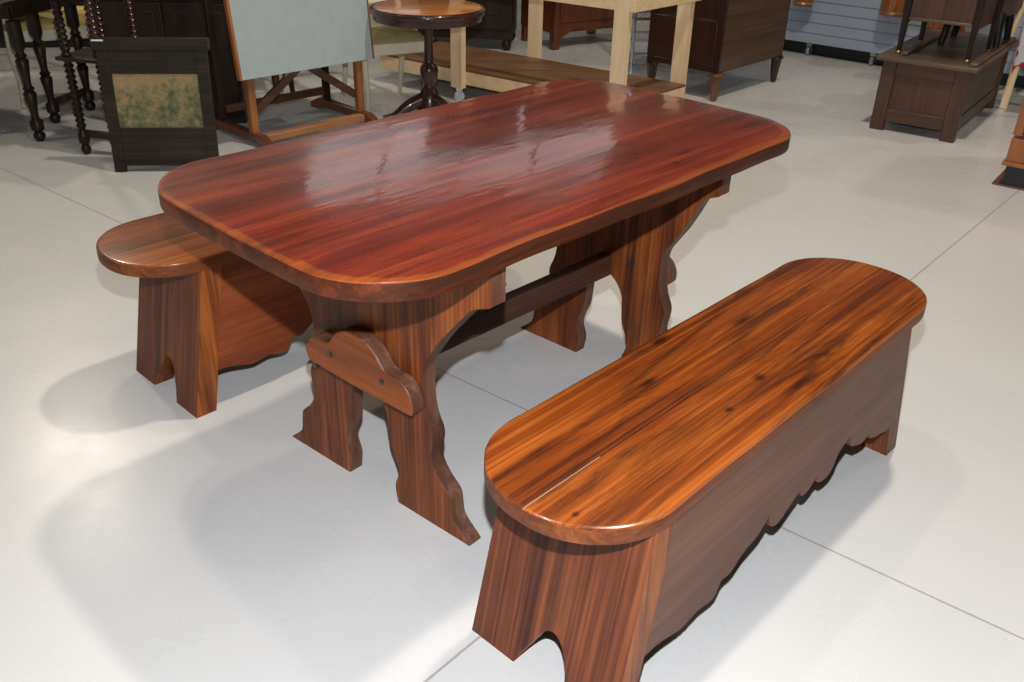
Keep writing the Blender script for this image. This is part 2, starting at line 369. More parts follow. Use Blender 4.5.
def tube(bm, pts, radii, n=10, mi=0, flat=1.0):
    pts = [Vector(p) for p in pts]; rings = []
    if isinstance(radii, (int, float)): radii = [radii] * len(pts)
    ref = Vector((0.3, 0.1, 1)) if abs((pts[-1] - pts[0]).normalized().z) < 0.9 else Vector((1, 0.1, 0))
    for i, p in enumerate(pts):
        d = (pts[min(i + 1, len(pts) - 1)] - pts[max(i - 1, 0)]).normalized()
        s = d.cross(ref).normalized(); t = s.cross(d).normalized()
        rings.append([bm.verts.new(p + (s * math.cos(2 * PI * k / n) * radii[i] * flat) + t * math.sin(2 * PI * k / n) * radii[i]) for k in range(n)])
    for a, b in zip(rings, rings[1:]):
        for k in range(n):
            bm.faces.new((a[k], a[(k + 1) % n], b[(k + 1) % n], b[k])).material_index = mi
    bm.faces.new(rings[0][::-1]).material_index = mi; bm.faces.new(rings[-1]).material_index = mi

def prism(bm, pts, f0, f1, mi=(0, 0, 0)):
    """outline pts (2-D) swept between two mappings f(a,b)->xyz"""
    a = [bm.verts.new(f0(*p)) for p in pts]; b = [bm.verts.new(f1(*p)) for p in pts]
    n = len(pts)
    bm.faces.new(a[::-1]).material_index = mi[0]; bm.faces.new(b).material_index = mi[1]
    for k in range(n):
        bm.faces.new((a[k], a[(k + 1) % n], b[(k + 1) % n], b[k])).material_index = mi[2]

def smooth_line(ctrl, n=5):
    """Catmull-Rom through control points"""
    out = []
    P = [ctrl[0]] + list(ctrl) + [ctrl[-1]]
    for i in range(1, len(P) - 2):
        p0, p1, p2, p3 = (Vector(p) for p in P[i - 1:i + 3])
        for k in range(n):
            t = k / n
            out.append(tuple(0.5 * ((2 * p1) + (p2 - p0) * t + (2 * p0 - 5 * p1 + 4 * p2 - p3) * t * t + (3 * p1 - p0 - 3 * p2 + p3) * t ** 3)))
    out.append(tuple(ctrl[-1]))
    return out

def slab_rounded(outline, ztop, thick, rim, wob=0.0, mats=(0, 1, 2)):
    """slab with an eased (rounded) upper rim: rings from top-inner to bottom"""
    bm = bmesh.new(); rings = []
    c = Vector((0, 0))
    n = len(outline)
    nrm = []
    for i in range(n):
        a = Vector(outline[i - 1]); b = Vector(outline[(i + 1) % n]); d = (b - a).normalized(); nrm.append(Vector((d.y, -d.x)))
    e = 0.0026
    steps = [(rim, 0.0), (rim * 0.5, rim * 0.06), (e * 0.5, e * 0.6), (0.0, e * 1.7), (0.0, thick - 0.004), (0.001, thick - 0.001), (0.004, thick)]
    for inset, dz in steps:
        rings.append([bm.verts.new((outline[i][0] - nrm[i].x * inset, outline[i][1] - nrm[i].y * inset, ztop - dz)) for i in range(n)])
    bm.faces.new(rings[0]).material_index = mats[0]
    for r, (a, b) in enumerate(zip(rings, rings[1:])):
        for k in range(n):
            bm.faces.new((a[k], b[k], b[(k + 1) % n], a[(k + 1) % n])).material_index = mats[1] if r < 3 else mats[2]
    bm.faces.new(rings[-1][::-1]).material_index = mats[2]
    return bm

def rounded_rect(L, W, r, bow=0.0, wav=0.0, nc=14, ns=24):
    pts = []
    hl, hw = L / 2, W / 2
    def side(p, q, n): return [(p[0] + (q[0] - p[0]) * k / n, p[1] + (q[1] - p[1]) * k / n) for k in range(n)]
    for cx, cy, a0, nxt in ((hl - r, hw - r, 0, (-(hl - r), hw)), (-(hl - r), hw - r, 90, (-hl, -(hw - r))),
                            (-(hl - r), -(hw - r), 180, (hl - r, -hw)), (hl - r, -(hw - r), 270, (hl, hw - r))):
        arc = [(cx + r * math.cos(math.radians(a0 + 90 * k / nc)), cy + r * math.sin(math.radians(a0 + 90 * k / nc))) for k in range(nc)]
        pts += arc
        end = (cx + r * math.cos(math.radians(a0 + 90)), cy + r * math.sin(math.radians(a0 + 90)))
        if (Vector(end) - Vector(nxt)).length > 1e-3: pts += side(end, nxt, ns if a0 in (0, 180) else 8)
        else: pts.append(end)
    out = []
    for x, y in pts:
        if bow: x += math.copysign(bow * (1 - min(1, (y / (hw * 0.9)) ** 2)), x) * (1 if abs(x) > hl - r else 0)
        if wav: y += math.copysign(1, y) * wav * (math.sin(x * 9.0 + 1) * 0.6 + math.sin(x * 21 + (2 if y > 0 else 0)) * 0.4) * (1 if abs(y) > hw * 0.8 else 0)
        out.append((x, y))
    return out

# ------------------------------------------------------------------ TRESTLE TABLE
YT = 0.8168
table = thing('trestle_table', (-0.0231, 2.0985, 0), YT,
              'large glossy red-brown wooden trestle table with rounded corners, between the two benches', 'table')
TH = 0.76
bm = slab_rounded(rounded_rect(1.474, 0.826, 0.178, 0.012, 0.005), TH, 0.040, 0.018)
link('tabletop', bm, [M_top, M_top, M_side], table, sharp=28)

# trestle half-outline: outer edge (half width, z) bottom -> top, measured on the boards
OUT = [(0.322, 0.0), (0.312, 0.010), (0.283, 0.035), (0.270, 0.055), (0.264, 0.100), (0.256, 0.116), (0.228, 0.142), (0.208, 0.172), (0.204, 0.192),
       (0.211, 0.235), (0.209, 0.258), (0.195, 0.290), (0.186, 0.330), (0.184, 0.385), (0.190, 0.425), (0.210, 0.458),
       (0.240, 0.503), (0.282, 0.553), (0.316, 0.592), (0.338, 0.609), (0.372, 0.622)]
INN = [(0.088, 0.0), (0.084, 0.025), (0.082, 0.055), (0.094, 0.090), (0.088, 0.125), (0.072, 0.165), (0.066, 0.215), (0.062, 0.250), (0.046, 0.280), (0.022, 0.302), (0.0, 0.308)]
def trestle_outline():
    o = smooth_line(OUT, 4) + [(0.380, 0.628), (0.380, TH - 0.0395)]
    i = smooth_line(INN, 4)
    right = [(-y, z) for (y, z) in o]                # from foot up, on -v side
    left = [(y, z) for (y, z) in o][::-1]            # top down to foot, +v side
    inner = [(y, z) for (y, z) in i] + [(-y, z) for (y, z) in i[:-1]][::-1]
    return right + left + inner
TO = trestle_outline()
# bracket plate bolted across the legs on the outer face (drawn for the near end, v left positive)
BR = [(0.165, 0.330), (0.166, 0.352), (0.150, 0.380), (0.128, 0.390), (0.100, 0.390), (0.078, 0.398), (0.062, 0.420), (0.035, 0.440), (0.0, 0.449),
      (-0.035, 0.447), (-0.062, 0.436), (-0.084, 0.418), (-0.102, 0.396), (-0.122, 0.388), (-0.152, 0.386), (-0.176, 0.372), (-0.190, 0.348), (-0.192, 0.322), (-0.186, 0.312)]
def bracket_pts():
    s = smooth_line(BR, 3)
    return s + [(-0.02, 0.311), (0.150, 0.318)]
for (u, rz, side) in ((-0.452, 0.062, -1), (0.445, 0.035, 1)):
    bm = bmesh.new()
    t = 0.040
    x0, x1 = (0, t) if side < 0 else (0, -t)
    if side > 0: x0, x1 = -0.020, 0.020
    T_ = TO if side < 0 else [(y * (1 - 0.115 * max(0, min(1, (z - 0.5) / 0.1))), z) for y, z in TO]
    prism(bm, T_, lambda a, b: (x0, a, b), lambda a, b: (x1, a, b), (0, 0, 1))
    tr = link('trestle', bm, [M_trestle, M_cut], table, 0.003, 2, loc=(u, 0, 0), rot=(0, 0, rz), blim=50)
    bm = bmesh.new()
    xo = (x0 if side < 0 else x1)
    xa, xb = (xo - 0.040, xo) if side < 0 else (xo, xo + 0.040)
    prism(bm, bracket_pts(), lambda a, b: (xa, a, b), lambda a, b: (xb, a, b), (0, 0, 1))
    br = link('bracket', bm, [M_bracket, M_cut], tr, 0.004, 2, blim=50)
    bm = bmesh.new(); ring = []
    for (v, z) in ((0.075, 0.366), (-0.098, 0.364)):
        xf = xa if side < 0 else xb
        prof = [(0.0, 0), (0.0065, 0), (0.0065, 0.004), (0.0, 0.004)]
        b2 = bmesh.new()
        bmesh.ops.create_cone(b2, cap_ends=True, segments=12, radius1=0.007, radius2=0.006, depth=0.006,
                              matrix=Matrix.Translation((xf, v, z)) @ Matrix.Rotation(PI / 2, 4, 'Y'))
        link('bolt', b2, M_bolt, br)
    bm.free()
    # carriage bolt seen on the face of the panel / nut under the bracket end
    b2 = bmesh.new()
    if side < 0:
        bmesh.ops.create_cone(b2, cap_ends=True, segments=10, radius1=0.010, radius2=0.010, depth=0.034,
                              matrix=Matrix.Translation((x0 - 0.016, 0.150, 0.306)) @ Matrix.Rotation(PI / 2, 4, 'Y'))
    else:
        bmesh.ops.create_cone(b2, cap_ends=True, segments=12, radius1=0.010, radius2=0.008, depth=0.008,
                              matrix=Matrix.Translation((x0 - 0.002, -0.086, 0.363)) @ Matrix.Rotation(PI / 2, 4, 'Y'))
    link('bolt', b2, M_bolt, tr)
    # bearer under the top, screwed to the outer face of the panel
    bm = bmesh.new()
    pts = smooth_line([(0.325, 0.700), (0.300, 0.672), (0.268, 0.645), (0.235, 0.622), (0.195, 0.614), (0.16, 0.625)], 4)
    full = [(y, z) for y, z in pts] + [(-y, z) for y, z in pts][::-1] + [(-0.335, TH - 0.0395), (0.335, TH - 0.0395)]
    if side > 0:
        prism(bm, full, lambda a, b: (x0 - 0.020, a, b), lambda a, b: (x0, a, b), (0, 0, 1))
        link('bearer', bm, [M_trestle, M_cut], table, 0.003, loc=(u, 0, 0), rot=(0, 0, rz), blim=50)
    else:
        bm.free()
# rear cleat inside the near trestle (under the top) and long stretcher
bm = bmesh.new(); box(bm, -0.413, -0.385, -0.33, 0.33, 0.665, TH - 0.0395)
link('bearer', bm, M_trestle, table, 0.003)
bm = bmesh.new(); box(bm, -0.409, 0.424, -0.020, 0.020, 0.303, 0.366)
link('stretcher', bm, M_stretch, table, 0.003)

# ------------------------------------------------------------------ BENCHES
APR = [(-0.500, 0.112), (-0.467, 0.106), (-0.43, 0.095), (-0.400, 0.091), (-0.357, 0.098), (-0.315, 0.090), (-0.292, 0.094), (-0.277, 0.122), (-0.255, 0.120),
       (-0.234, 0.124), (-0.203, 0.145), (-0.160, 0.155), (-0.135, 0.166), (-0.110, 0.188), (-0.108, 0.186), (-0.098, 0.160), (-0.078, 0.142), (-0.057, 0.138), (-0.034, 0.146), (-0.005, 0.164),
       (0.028, 0.179), (0.030, 0.176), (0.042, 0.156), (0.066, 0.152), (0.090, 0.163), (0.108, 0.176), (0.110, 0.172), (0.122, 0.150), (0.143, 0.142), (0.175, 0.142), (0.195, 0.160), (0.207, 0.188),
       (0.258, 0.208), (0.262, 0.200), (0.280, 0.170), (0.302, 0.160), (0.340, 0.146), (0.362, 0.147), (0.377, 0.156), (0.380, 0.152), (0.400, 0.134), (0.440, 0.118), (0.462, 0.116), (0.500, 0.104), (0.545, 0.106), (0.585, 0.112)]
def make_bench(loc, rz, label, mseat, mapr, shift=0.0, near=True):
    root = thing('bench', loc, rz, label, 'bench')
    H = 0.45
    bm = slab_rounded(rounded_rect(1.378, 0.369, 0.176, 0, 0.0015, nc=18, ns=20), H, 0.036, 0.009)
    link('seat', bm, [mseat, mseat, M_seatside], root, sharp=28)
    zt = H - 0.0355
    vc = -0.012
    for s in (-1, 1):
        ug, k = (-0.635, 0.20) if s < 0 else (0.618, -0.26)
        ug += shift if s < 0 else 0
        th = 0.060 * (-s)
        def F(a, b, o=0.0): return (ug + k * b + o, a, b)
        hw0, hw1 = (0.178, 0.163) if s < 0 else (0.168, 0.160)
        arch = [(vc + 0.062, 0.0), (vc + 0.062, 0.008), (vc + 0.034, 0.060), (vc + 0.010, 0.103), (vc - 0.006, 0.117), (vc - 0.024, 0.117), (vc - 0.042, 0.098), (vc - 0.058, 0.055), (vc - 0.066, 0.0)]
        arch = smooth_line(arch, 3)
        pts = [(vc + hw1, zt), (vc + hw0, 0.0)] + arch + [(vc - hw0, 0.0), (vc - (0.169 if s < 0 else 0.160), zt)]
        bm = bmesh.new()
        prism(bm, pts, lambda a, b: F(a, b), lambda a, b: F(a, b, th), (0, 0, 1))
        link('leg', bm, [M_leg, M_trestle], root, 0.003, 2, blim=55)
    for s in (-1, 1):
        v0 = vc - 0.166 if s < 0 else vc + 0.163 - 0.020
        bl = [(u + (0.0), z) for (u, z) in APR]
        lo = smooth_line(bl, 2)
        ul = lambda z: -0.635 + 0.20 * z + 0.061 + shift
        ur = lambda z: 0.618 - 0.26 * z - 0.020
        lo = [(min(max(u, ul(z)), ur(z)), z) for u, z in lo if u < ur(z) - 0.001 and u > ul(z) + 0.001]
        lo = [(ul(0.112), 0.112)] + lo + [(ur(0.112), 0.112)]
        pts = [(ul(zt), zt)] + lo + [(ur(zt), zt)]
        bm = bmesh.new()
        prism(bm, pts, lambda a, b: (a, v0, b), lambda a, b: (a, v0 + 0.020, b), (0, 0, 0))
        link('apron', bm, mapr, root, 0.0015, 1, blim=60)
    return root
make_bench((0.4873, 1.6684, 0), 0.8217, 'orange-brown knotty pine bench in the right foreground, in front of the table', M_seat, M_apron)
make_bench((-0.58, 2.6165, 0), 0.8122, 'reddish-brown bench on the left, half hidden under the far side of the table', M_seat2, M_apron2, 0.03)

# ------------------------------------------------------------------ FIRE SCREEN WITH TAPESTRY
t = thing('fire_screen', (-1.645, 4.10, 0), math.radians(6), 'dark framed panel with a faded landscape picture, standing on the floor behind the left bench', 'screen')
lean = math.radians(-6)
def lean_child(name, bm, m, par=t, bev=0.002): return link(name, bm, m, par, bev, rot=(lean, 0, 0), blim=30)
W2 = 0.240
for s in (-1, 1):
    bm = bmesh.new(); box(bm, min(s * W2, s * (W2 - 0.052)), max(s * W2, s * (W2 - 0.052)), -0.012, 0.012, 0.0, 0.55); lean_child('stile', bm, M_screen)
bm = bmesh.new(); box(bm, -W2 + 0.052, W2 - 0.052, -0.010, 0.010, 0.445, 0.55); lean_child('upper_rail', bm, M_screen)
bm = bmesh.new(); box(bm, -W2 + 0.052, W2 - 0.052, -0.010, 0.010, 0.030, 0.205); lean_child('lower_panel', bm, M_screen)
bm = bmesh.new(); prism(bm, [(0.014, 0.55), (-0.016, 0.55), (-0.018, 0.562), (-0.028, 0.572), (-0.034, 0.585), (-0.034, 0.602), (0.014, 0.602)], lambda a, b: (-W2 - 0.014, a, b), lambda a, b: (W2 + 0.014, a, b))
lean_child('cornice', bm, M_screen, bev=0.002)
bm = bmesh.new(); box(bm, -W2 + 0.05, W2 - 0.05, -0.006, 0.004, 0.200, 0.450); lean_child('picture', bm, M_tap, bev=0)
bm = bmesh.new(); box(bm, -W2 - 0.006, -W2 + 0.045, -0.0355, -0.0335, 0.588, 0.595); lean_child('price_label', bm, M_white, bev=0)

# ------------------------------------------------------------------ turned leg helpers
def turned(bm, c, h, r=0.022, n=14, twist=False, foot=True):
    P = [(r * 0.55, 0.0), (r * 0.9, 0.012), (r * 1.05, 0.03), (r * 0.6, 0.05)]
    z = 0.06
    P += [(r * 1.1, z), (r * 1.15, z + 0.04), (r * 0.65, z + 0.055)]
    z += 0.07
    k = 0
    while z < h - 0.20:
        if twist: P += [(r * 0.70, z), (r * 1.05, z + 0.012), (r * 0.70, z + 0.024)]; z += 0.026
        else:
            P += [(r * 0.62, z), (r * 0.8, z + 0.05), (r * 1.1, z + 0.11), (r * 0.7, z + 0.125), (r * 1.0, z + 0.135), (r * 0.65, z + 0.148)]; z += 0.16
    P += [(r * 0.7, z), (r * 1.15, z + 0.02), (r * 1.15, h)]
    P = [(a, min(b, h)) for a, b in P]
    Q = [P[0]]
    for a, b in P[1:]:
        if b > Q[-1][1] + 1e-4: Q.append((a, b))
    lathe(bm, Q, c, n)

# gate-leg table at far left
t = thing('gateleg_table', (-2.72, 4.80, 0), math.radians(-12), 'dark oak table with turned legs at the far left, in front of the yellow-seated chair', 'table')
bm = bmesh.new(); box(bm, -0.72, 0.36, -0.30, 0.62, 0.665, 0.685)
link('tabletop', bm, M_darkx, t, 0.004)
for bx in ((-0.55, 0.33, -0.24, -0.215), (-0.55, 0.33, 0.38, 0.405), (0.305, 0.33, -0.215, 0.38)):
    bm = bmesh.new(); box(bm, *bx, 0.60, 0.665); link('apron', bm, M_darkx, t, 0.003)
for x, y in ((0.32, -0.21), (0.0, -0.20), (0.18, 0.10), (0.20, 0.38), (-0.45, -0.22)):
    bm = bmesh.new(); turned(bm, (x, y, 0), 0.59, 0.029); link('leg', bm, M_dark, t, sharp=50)
for a, b in (((0.18, 0.10, 0.11), (0.20, 0.38, 0.11)), ((-0.45, -0.22, 0.12), (0.0, -0.20, 0.12))):
    bm = bmesh.new(); bar(bm, a, b, 0.03, 0.035); link('stretcher', bm, M_darkx, t, 0.003)

# taller stand with barley-twist legs
t = thing('barley_twist_stand', (-1.95, 4.42, 0), math.radians(-14), 'tall dark stand with beaded turned legs, left of the framed picture panel', 'stand')
for x, y in ((-0.15, -0.13), (0.0, -0.10), (-0.11, 0.09), (0.05, 0.12)):
    bm = bmesh.new(); turned(bm, (x, y, 0), 0.98, 0.023, twist=True); link('leg', bm, M_dark if x < -0.12 else M_ped, t, sharp=50)
bm = bmesh.new(); box(bm, -0.19, 0.09, -0.165, 0.155, 0.455, 0.473); link('shelf', bm, M_darkx, t, 0.004)
bm = bmesh.new(); box(bm, -0.15, 0.01, -0.13, -0.10, 0.085, 0.115); link('stretcher', bm, M_darkx, t, 0.003)
bm = bmesh.new(); box(bm, -0.11, 0.05, 0.09, 0.12, 0.085, 0.115); link('stretcher', bm, M_darkx, t, 0.003)
bm = bmesh.new(); box(bm, -0.23, 0.13, -0.21, 0.20, 0.98, 1.00); link('top', bm, M_darkx, t, 0.004)

# ------------------------------------------------------------------ upholstered chairs
def chair(loc, rz, label, seat_mat, sh=0.42, w=0.48, d=0.46, thick=False):
    t = thing('upholstered_chair', loc, rz, label, 'chair')
    bm = bmesh.new()
    box(bm, -w / 2, w / 2, -d / 2, d / 2, sh - 0.10, sh - 0.035)
    link('seat_frame', bm, M_cream, t, 0.008)
    bm = bmesh.new()
    n = 12
    grid = {}
    for i in range(n + 1):
        for j in range(n + 1):
            u, v = i / n * 2 - 1, j / n * 2 - 1
            z = sh - 0.037 + 0.055 * (1 - abs(u) ** 4) ** 0.5 * (1 - abs(v) ** 4) ** 0.5
            grid[i, j] = bm.verts.new((u * (w / 2 - 0.008), v * (d / 2 - 0.008), z))
    for i in range(n):
        for j in range(n): bm.faces.new((grid[i, j], grid[i + 1, j], grid[i + 1, j + 1], grid[i, j + 1]))
    lo = [grid[i, 0] for i in range(n + 1)] + [grid[n, j] for j in range(1, n + 1)] + [grid[i, n] for i in range(n - 1, -1, -1)] + [grid[0, j] for j in range(n - 1, 0, -1)]
    b2 = [bm.verts.new((v.co.x, v.co.y, sh - 0.05)) for v in lo]
    for k in range(len(lo)): bm.faces.new((lo[k], b2[k], b2[(k + 1) % len(lo)], lo[(k + 1) % len(lo)]))
    bm.faces.new(b2)
    link('seat_cushion', bm, seat_mat, t, sharp=60)
    r = 0.030 if thick else 0.021
    for sx in (-1, 1):
        for sy in (-1, 1):
            bm = bmesh.new()
            x, y = sx * (w / 2 - 0.03), sy * (d / 2 - 0.03)
            if sy < 0: pts = [(x, y, sh - 0.05), (x + sx * 0.012, y - 0.012, sh * 0.62), (x, y, sh * 0.3), (x + sx * 0.015, y - 0.02, 0.0)]; rr = [r, r * 1.05, r * 0.7, r * 0.65]
            else: pts = [(x, y, sh - 0.05), (x, y, sh * 0.6), (x, y + 0.03, sh * 0.3), (x + sx * 0.01, y + 0.085, 0.0)]; rr = [r, r * 0.9, r * 0.75, r * 0.6]
            sm = smooth_line(pts, 4); R_ = [rr[0] + (rr[-1] - rr[0]) * i / (len(sm) - 1) for i in range(len(sm))]
            tube(bm, sm, R_, 8); link('leg', bm, M_cream, t, sharp=60)
    bm = bmesh.new()
    for sx in (-1, 1):
        tube(bm, [(sx * (w / 2 - 0.03), d / 2 - 0.02, sh - 0.05), (sx * (w / 2 - 0.03), d / 2 + 0.03, sh + 0.25), (sx * (w / 2 - 0.06), d / 2 + 0.09, sh + 0.5)], 0.02, 8)
    tube(bm, [(-(w / 2 - 0.06), d / 2 + 0.09, sh + 0.5), (0, d / 2 + 0.10, sh + 0.55), (w / 2 - 0.06, d / 2 + 0.09, sh + 0.5)], 0.022, 8)
    tube(bm, [(-(w / 2 - 0.03), d / 2 + 0.01, sh + 0.12), (w / 2 - 0.03, d / 2 + 0.01, sh + 0.12)], 0.016, 8)
    link('chair_back', bm, M_cream, t, sharp=60)
    return t
chair((-2.72, 5.50, 0), math.radians(28), 'cream painted chair with a yellow patterned seat behind the dark turned-leg table', M_yellow, 0.46, 0.56, 0.56, True)
chair((-0.78, 5.36, 0), math.radians(30), 'cream painted chair with an olive seat, between the grey drafting board and the round table', M_olive, 0.44, 0.42, 0.40)

# ------------------------------------------------------------------ drafting table
t = thing('drafting_table', (-1.115, 4.79, 0), math.radians(46), 'oak drafting table with a pale blue-grey tilted board behind the dining table', 'table')
HW = 0.335
bm = bmesh.new(); box(bm, -0.40, 0.40, -0.012, 0.012, 0.0, 0.66)
bmesh.ops.rotate(bm, verts=bm.verts, cent=(0, 0, 0), matrix=Matrix.Rotation(math.radians(-6), 3, 'X'))
bmesh.ops.translate(bm, verts=bm.verts, vec=(0, -0.045, 0.345))
link('drawing_board', bm, M_board, t, 0.002)
for xa, xb in ((-0.415, -0.40), (0.40, 0.408)):
    bm = bmesh.new(); box(bm, xa, xb, -0.016, 0.014, 0.0, 0.66)
    bmesh.ops.rotate(bm, verts=bm.verts, cent=(0, 0, 0), matrix=Matrix.Rotation(math.radians(-6), 3, 'X'))
    bmesh.ops.translate(bm, verts=bm.verts, vec=(0, -0.045, 0.345))
    link('board_edging', bm, M_draft, t, 0.002)
for s in (-1, 1):
    bm = bmesh.new(); box(bm, s * HW - 0.02, s * HW + 0.02, -0.018, 0.018, 0.05, 0.92); link('post', bm, M_draft, t, 0.003)
    bm = bmesh.new(); box(bm, s * HW - 0.018, s * HW + 0.018, 0.30, 0.335, 0.05, 0.85); link('post', bm, M_dark, t, 0.003)
    bm = bmesh.new()
    pts = [(-0.16, 0.0), (-0.16, 0.03), (-0.08, 0.065), (0.38, 0.065), (0.46, 0.03), (0.46, 0.0), (0.38, 0.0), (0.34, 0.02), (-0.04, 0.02), (-0.08, 0.0)]
    prism(bm, pts, lambda a, b: (s * HW - 0.022, a, b), lambda a, b: (s * HW + 0.022, a, b)); link('foot', bm, M_dresser, t, 0.003)
bm = bmesh.new(); box(bm, -HW + 0.022, HW - 0.022, -0.07, -0.02, 0.022, 0.058); link('front_rail', bm, M_draftx, t, 0.003)
bm = bmesh.new(); box(bm, -HW + 0.022, HW - 0.022, 0.30, 0.33, 0.10, 0.14); link('rear_rail', bm, M_draftd, t, 0.003)
for q in (-1, 1):
    bm = bmesh.new(); bar(bm, (q * (HW - 0.01), 0.02, 0.15), (0, 0.02, 0.365), 0.022, 0.04, (0, 0, 1)); link('brace', bm, M_draftd, t, 0.002)
bm = bmesh.new(); lathe(bm, [(0.010, 0.10), (0.014, 0.16), (0.022, 0.24), (0.012, 0.30), (0.012, 0.36)], (0, 0.30, 0), 10); link('crank_post', bm, M_draftd, t)

# ------------------------------------------------------------------ round pedestal table
t = thing('pedestal_table', (-0.50, 5.12, 0), 0, 'small round orange-brown pedestal table with a dark turned column', 'table')
bm = bmesh.new(); lathe(bm, [(0.285, 0.590), (0.292, 0.594), (0.292, 0.612), (0.278, 0.616)], n=64); link('table_top', bm, M_round, t, sharp=50)
bm = bmesh.new(); lathe(bm, [(0.295, 0.578), (0.308, 0.580), (0.312, 0.592), (0.312, 0.604), (0.304, 0.612), (0.288, 0.6125)], n=64); link('rim_moulding', bm, M_ped, t, sharp=50)
bm = bmesh.new(); lathe(bm, [(0.29, 0.545), (0.295, 0.550), (0.295, 0.5775)], n=64); link('apron', bm, M_ped, t, sharp=50)
bm = bmesh.new(); lathe(bm, [(0.075, 0.045), (0.072, 0.09), (0.062, 0.13), (0.048, 0.165), (0.034, 0.18), (0.030, 0.20), (0.040, 0.215), (0.048, 0.245), (0.052, 0.275), (0.045, 0.30), (0.028, 0.315), (0.026, 0.33), (0.024, 0.44), (0.026, 0.53), (0.05, 0.545)], n=24)
link('column', bm, M_ped, t, sharp=50)
for a in (200, 320, 80):
    bm = bmesh.new(); ca, sa = math.cos(math.radians(a)), math.sin(math.radians(a))
    tube(bm, smooth_line([(0.03 * ca, 0.03 * sa, 0.12), (0.12 * ca, 0.12 * sa, 0.085), (0.20 * ca, 0.20 * sa, 0.03), (0.27 * ca, 0.27 * sa, 0.021)], 4), [0.04 - 0.0018 * i for i in range(13)], 10)
    link('foot', bm, M_ped, t, sharp=60)

# ------------------------------------------------------------------ pine rack on castors
C0 = Vector((0.595, 4.875)); AX = Vector((-0.809, 0.588)); AY = Vector((0.66, 0.75)).normalized()
LR, DR = 1.85, 0.565
def rk(a, b): p = C0 + AX * a + AY * b; return (p.x, p.y)
t = thing('lumber_rack', (C0.x, C0.y, 0), 0, 'raw pine lumber rack on castors with a brown plywood deck and open posts', 'rack')
def W3(a, b, z): p = rk(a, b); return (p[0] - C0.x, p[1] - C0.y, z)
def rbox(a0, a1, b0, b1, z0, z1, mat, name, bev=0.002, par=None):
    bm = bmesh.new()
    v = [bm.verts.new(W3(*p)) for p in ((a0, b0, z0), (a1, b0, z0), (a1, b1, z0), (a0, b1, z0), (a0, b0, z1), (a1, b0, z1), (a1, b1, z1), (a0, b1, z1))]
    for f in ((0, 3, 2, 1), (4, 5, 6, 7), (0, 1, 5, 4), (1, 2, 6, 5), (2, 3, 7, 6), (3, 0, 4, 7)): bm.faces.new([v[i] for i in f])
    return link(name, bm, mat, par or t, bev)
rbox(0.0, LR, 0.0, 0.036, 0.10, 0.178, M_pine, 'rail')
rbox(0.0, LR, DR - 0.036, DR, 0.10, 0.178, M_pine, 'rail')
rbox(0.0, 0.036, 0.036, DR - 0.036, 0.10, 0.178, M_pine, 'rail')
rbox(LR - 0.036, LR, 0.036, DR - 0.036, 0.10, 0.178, M_pine, 'rail')
rbox(0.0, LR, 0.0, DR, 0.178, 0.192, M_ply, 'deck')
PW = 0.085
for (a, b, z0) in ((0.02, -0.038, 0.10), (1.13, -0.038, 0.08), (0.02, DR, 0.10), (1.05, DR, 0.10)):
    rbox(a, a + PW, b, b + 0.038, z0, 1.25, M_pinez, 'post')
rbox(0.105, 1.13, -0.038, 0.0, 0.650, 0.738, M_pine, 'top_rail')
rbox(-0.018, 0.02, -0.038, DR + 0.038, 0.650, 0.738, M_pine, 'top_rail')
for (a, b) in ((1.17, -0.012), (0.06, DR), (1.09, DR), (0.06, 0.03)):
    bm = bmesh.new(); p = W3(a, b, 0)
    bmesh.ops.create_cone(bm, cap_ends=True, segments=18, radius1=0.032, radius2=0.032, depth=0.022, matrix=Matrix.Translation((p[0], p[1], 0.032)) @ Matrix.Rotation(PI / 2, 4, 'X'))
    box(bm, p[0] - 0.018, p[0] + 0.018, p[1] - 0.018, p[1] - 0.014, 0.03, 0.082); box(bm, p[0] - 0.018, p[0] + 0.018, p[1] + 0.014, p[1] + 0.018, 0.03, 0.082)
    box(bm, p[0] - 0.028, p[0] + 0.028, p[1] - 0.025, p[1] + 0.025, 0.080, 0.086)
    link('castor', bm, M_castor, t, sharp=40)

# ------------------------------------------------------------------ chest of drawers with reeded feet
t = thing('chest_of_drawers', (1.235, 5.66, 0), math.radians(48), 'brown wooden chest of drawers on tapered reeded feet, right of the pine rack', 'chest of drawers')
# local x along the long plain side, y along the dark front (going left-back)
LX, LY = 0.82, 0.54
bm = bmesh.new(); box(bm, 0.0, LX, 0.012, LY, 0.175, 1.05); link('carcass', bm, M_cab, t, 0.003)
for i in range(3):
    bm = bmesh.new(); z0 = 0.215 + i * 0.27
    box(bm, -0.012, 0.0, 0.05, LY - 0.04, z0, z0 + 0.255); d_ = link('drawer', bm, M_cabf, t, 0.003)
bm = bmesh.new(); box(bm, -0.010, 0.0, 0.05, LY, 0.175, 0.212); link('front_rail', bm, M_cabf, t, 0.003)
for ya, yb, za in ((0.0, 0.05, 0.175), (LY - 0.04, LY, 0.212)):
    bm = bmesh.new(); box(bm, -0.014, 0.0, ya, yb, za, 1.05); link('front_stile', bm, M_cabf, t, 0.003)
bm = bmesh.new(); box(bm, -0.03, LX + 0.02, -0.01, LY + 0.02, 1.05, 1.08); link('top', bm, M_cabf, t, 0.005)
for i, z in enumerate((0.32, 0.50, 0.68)):
    pass
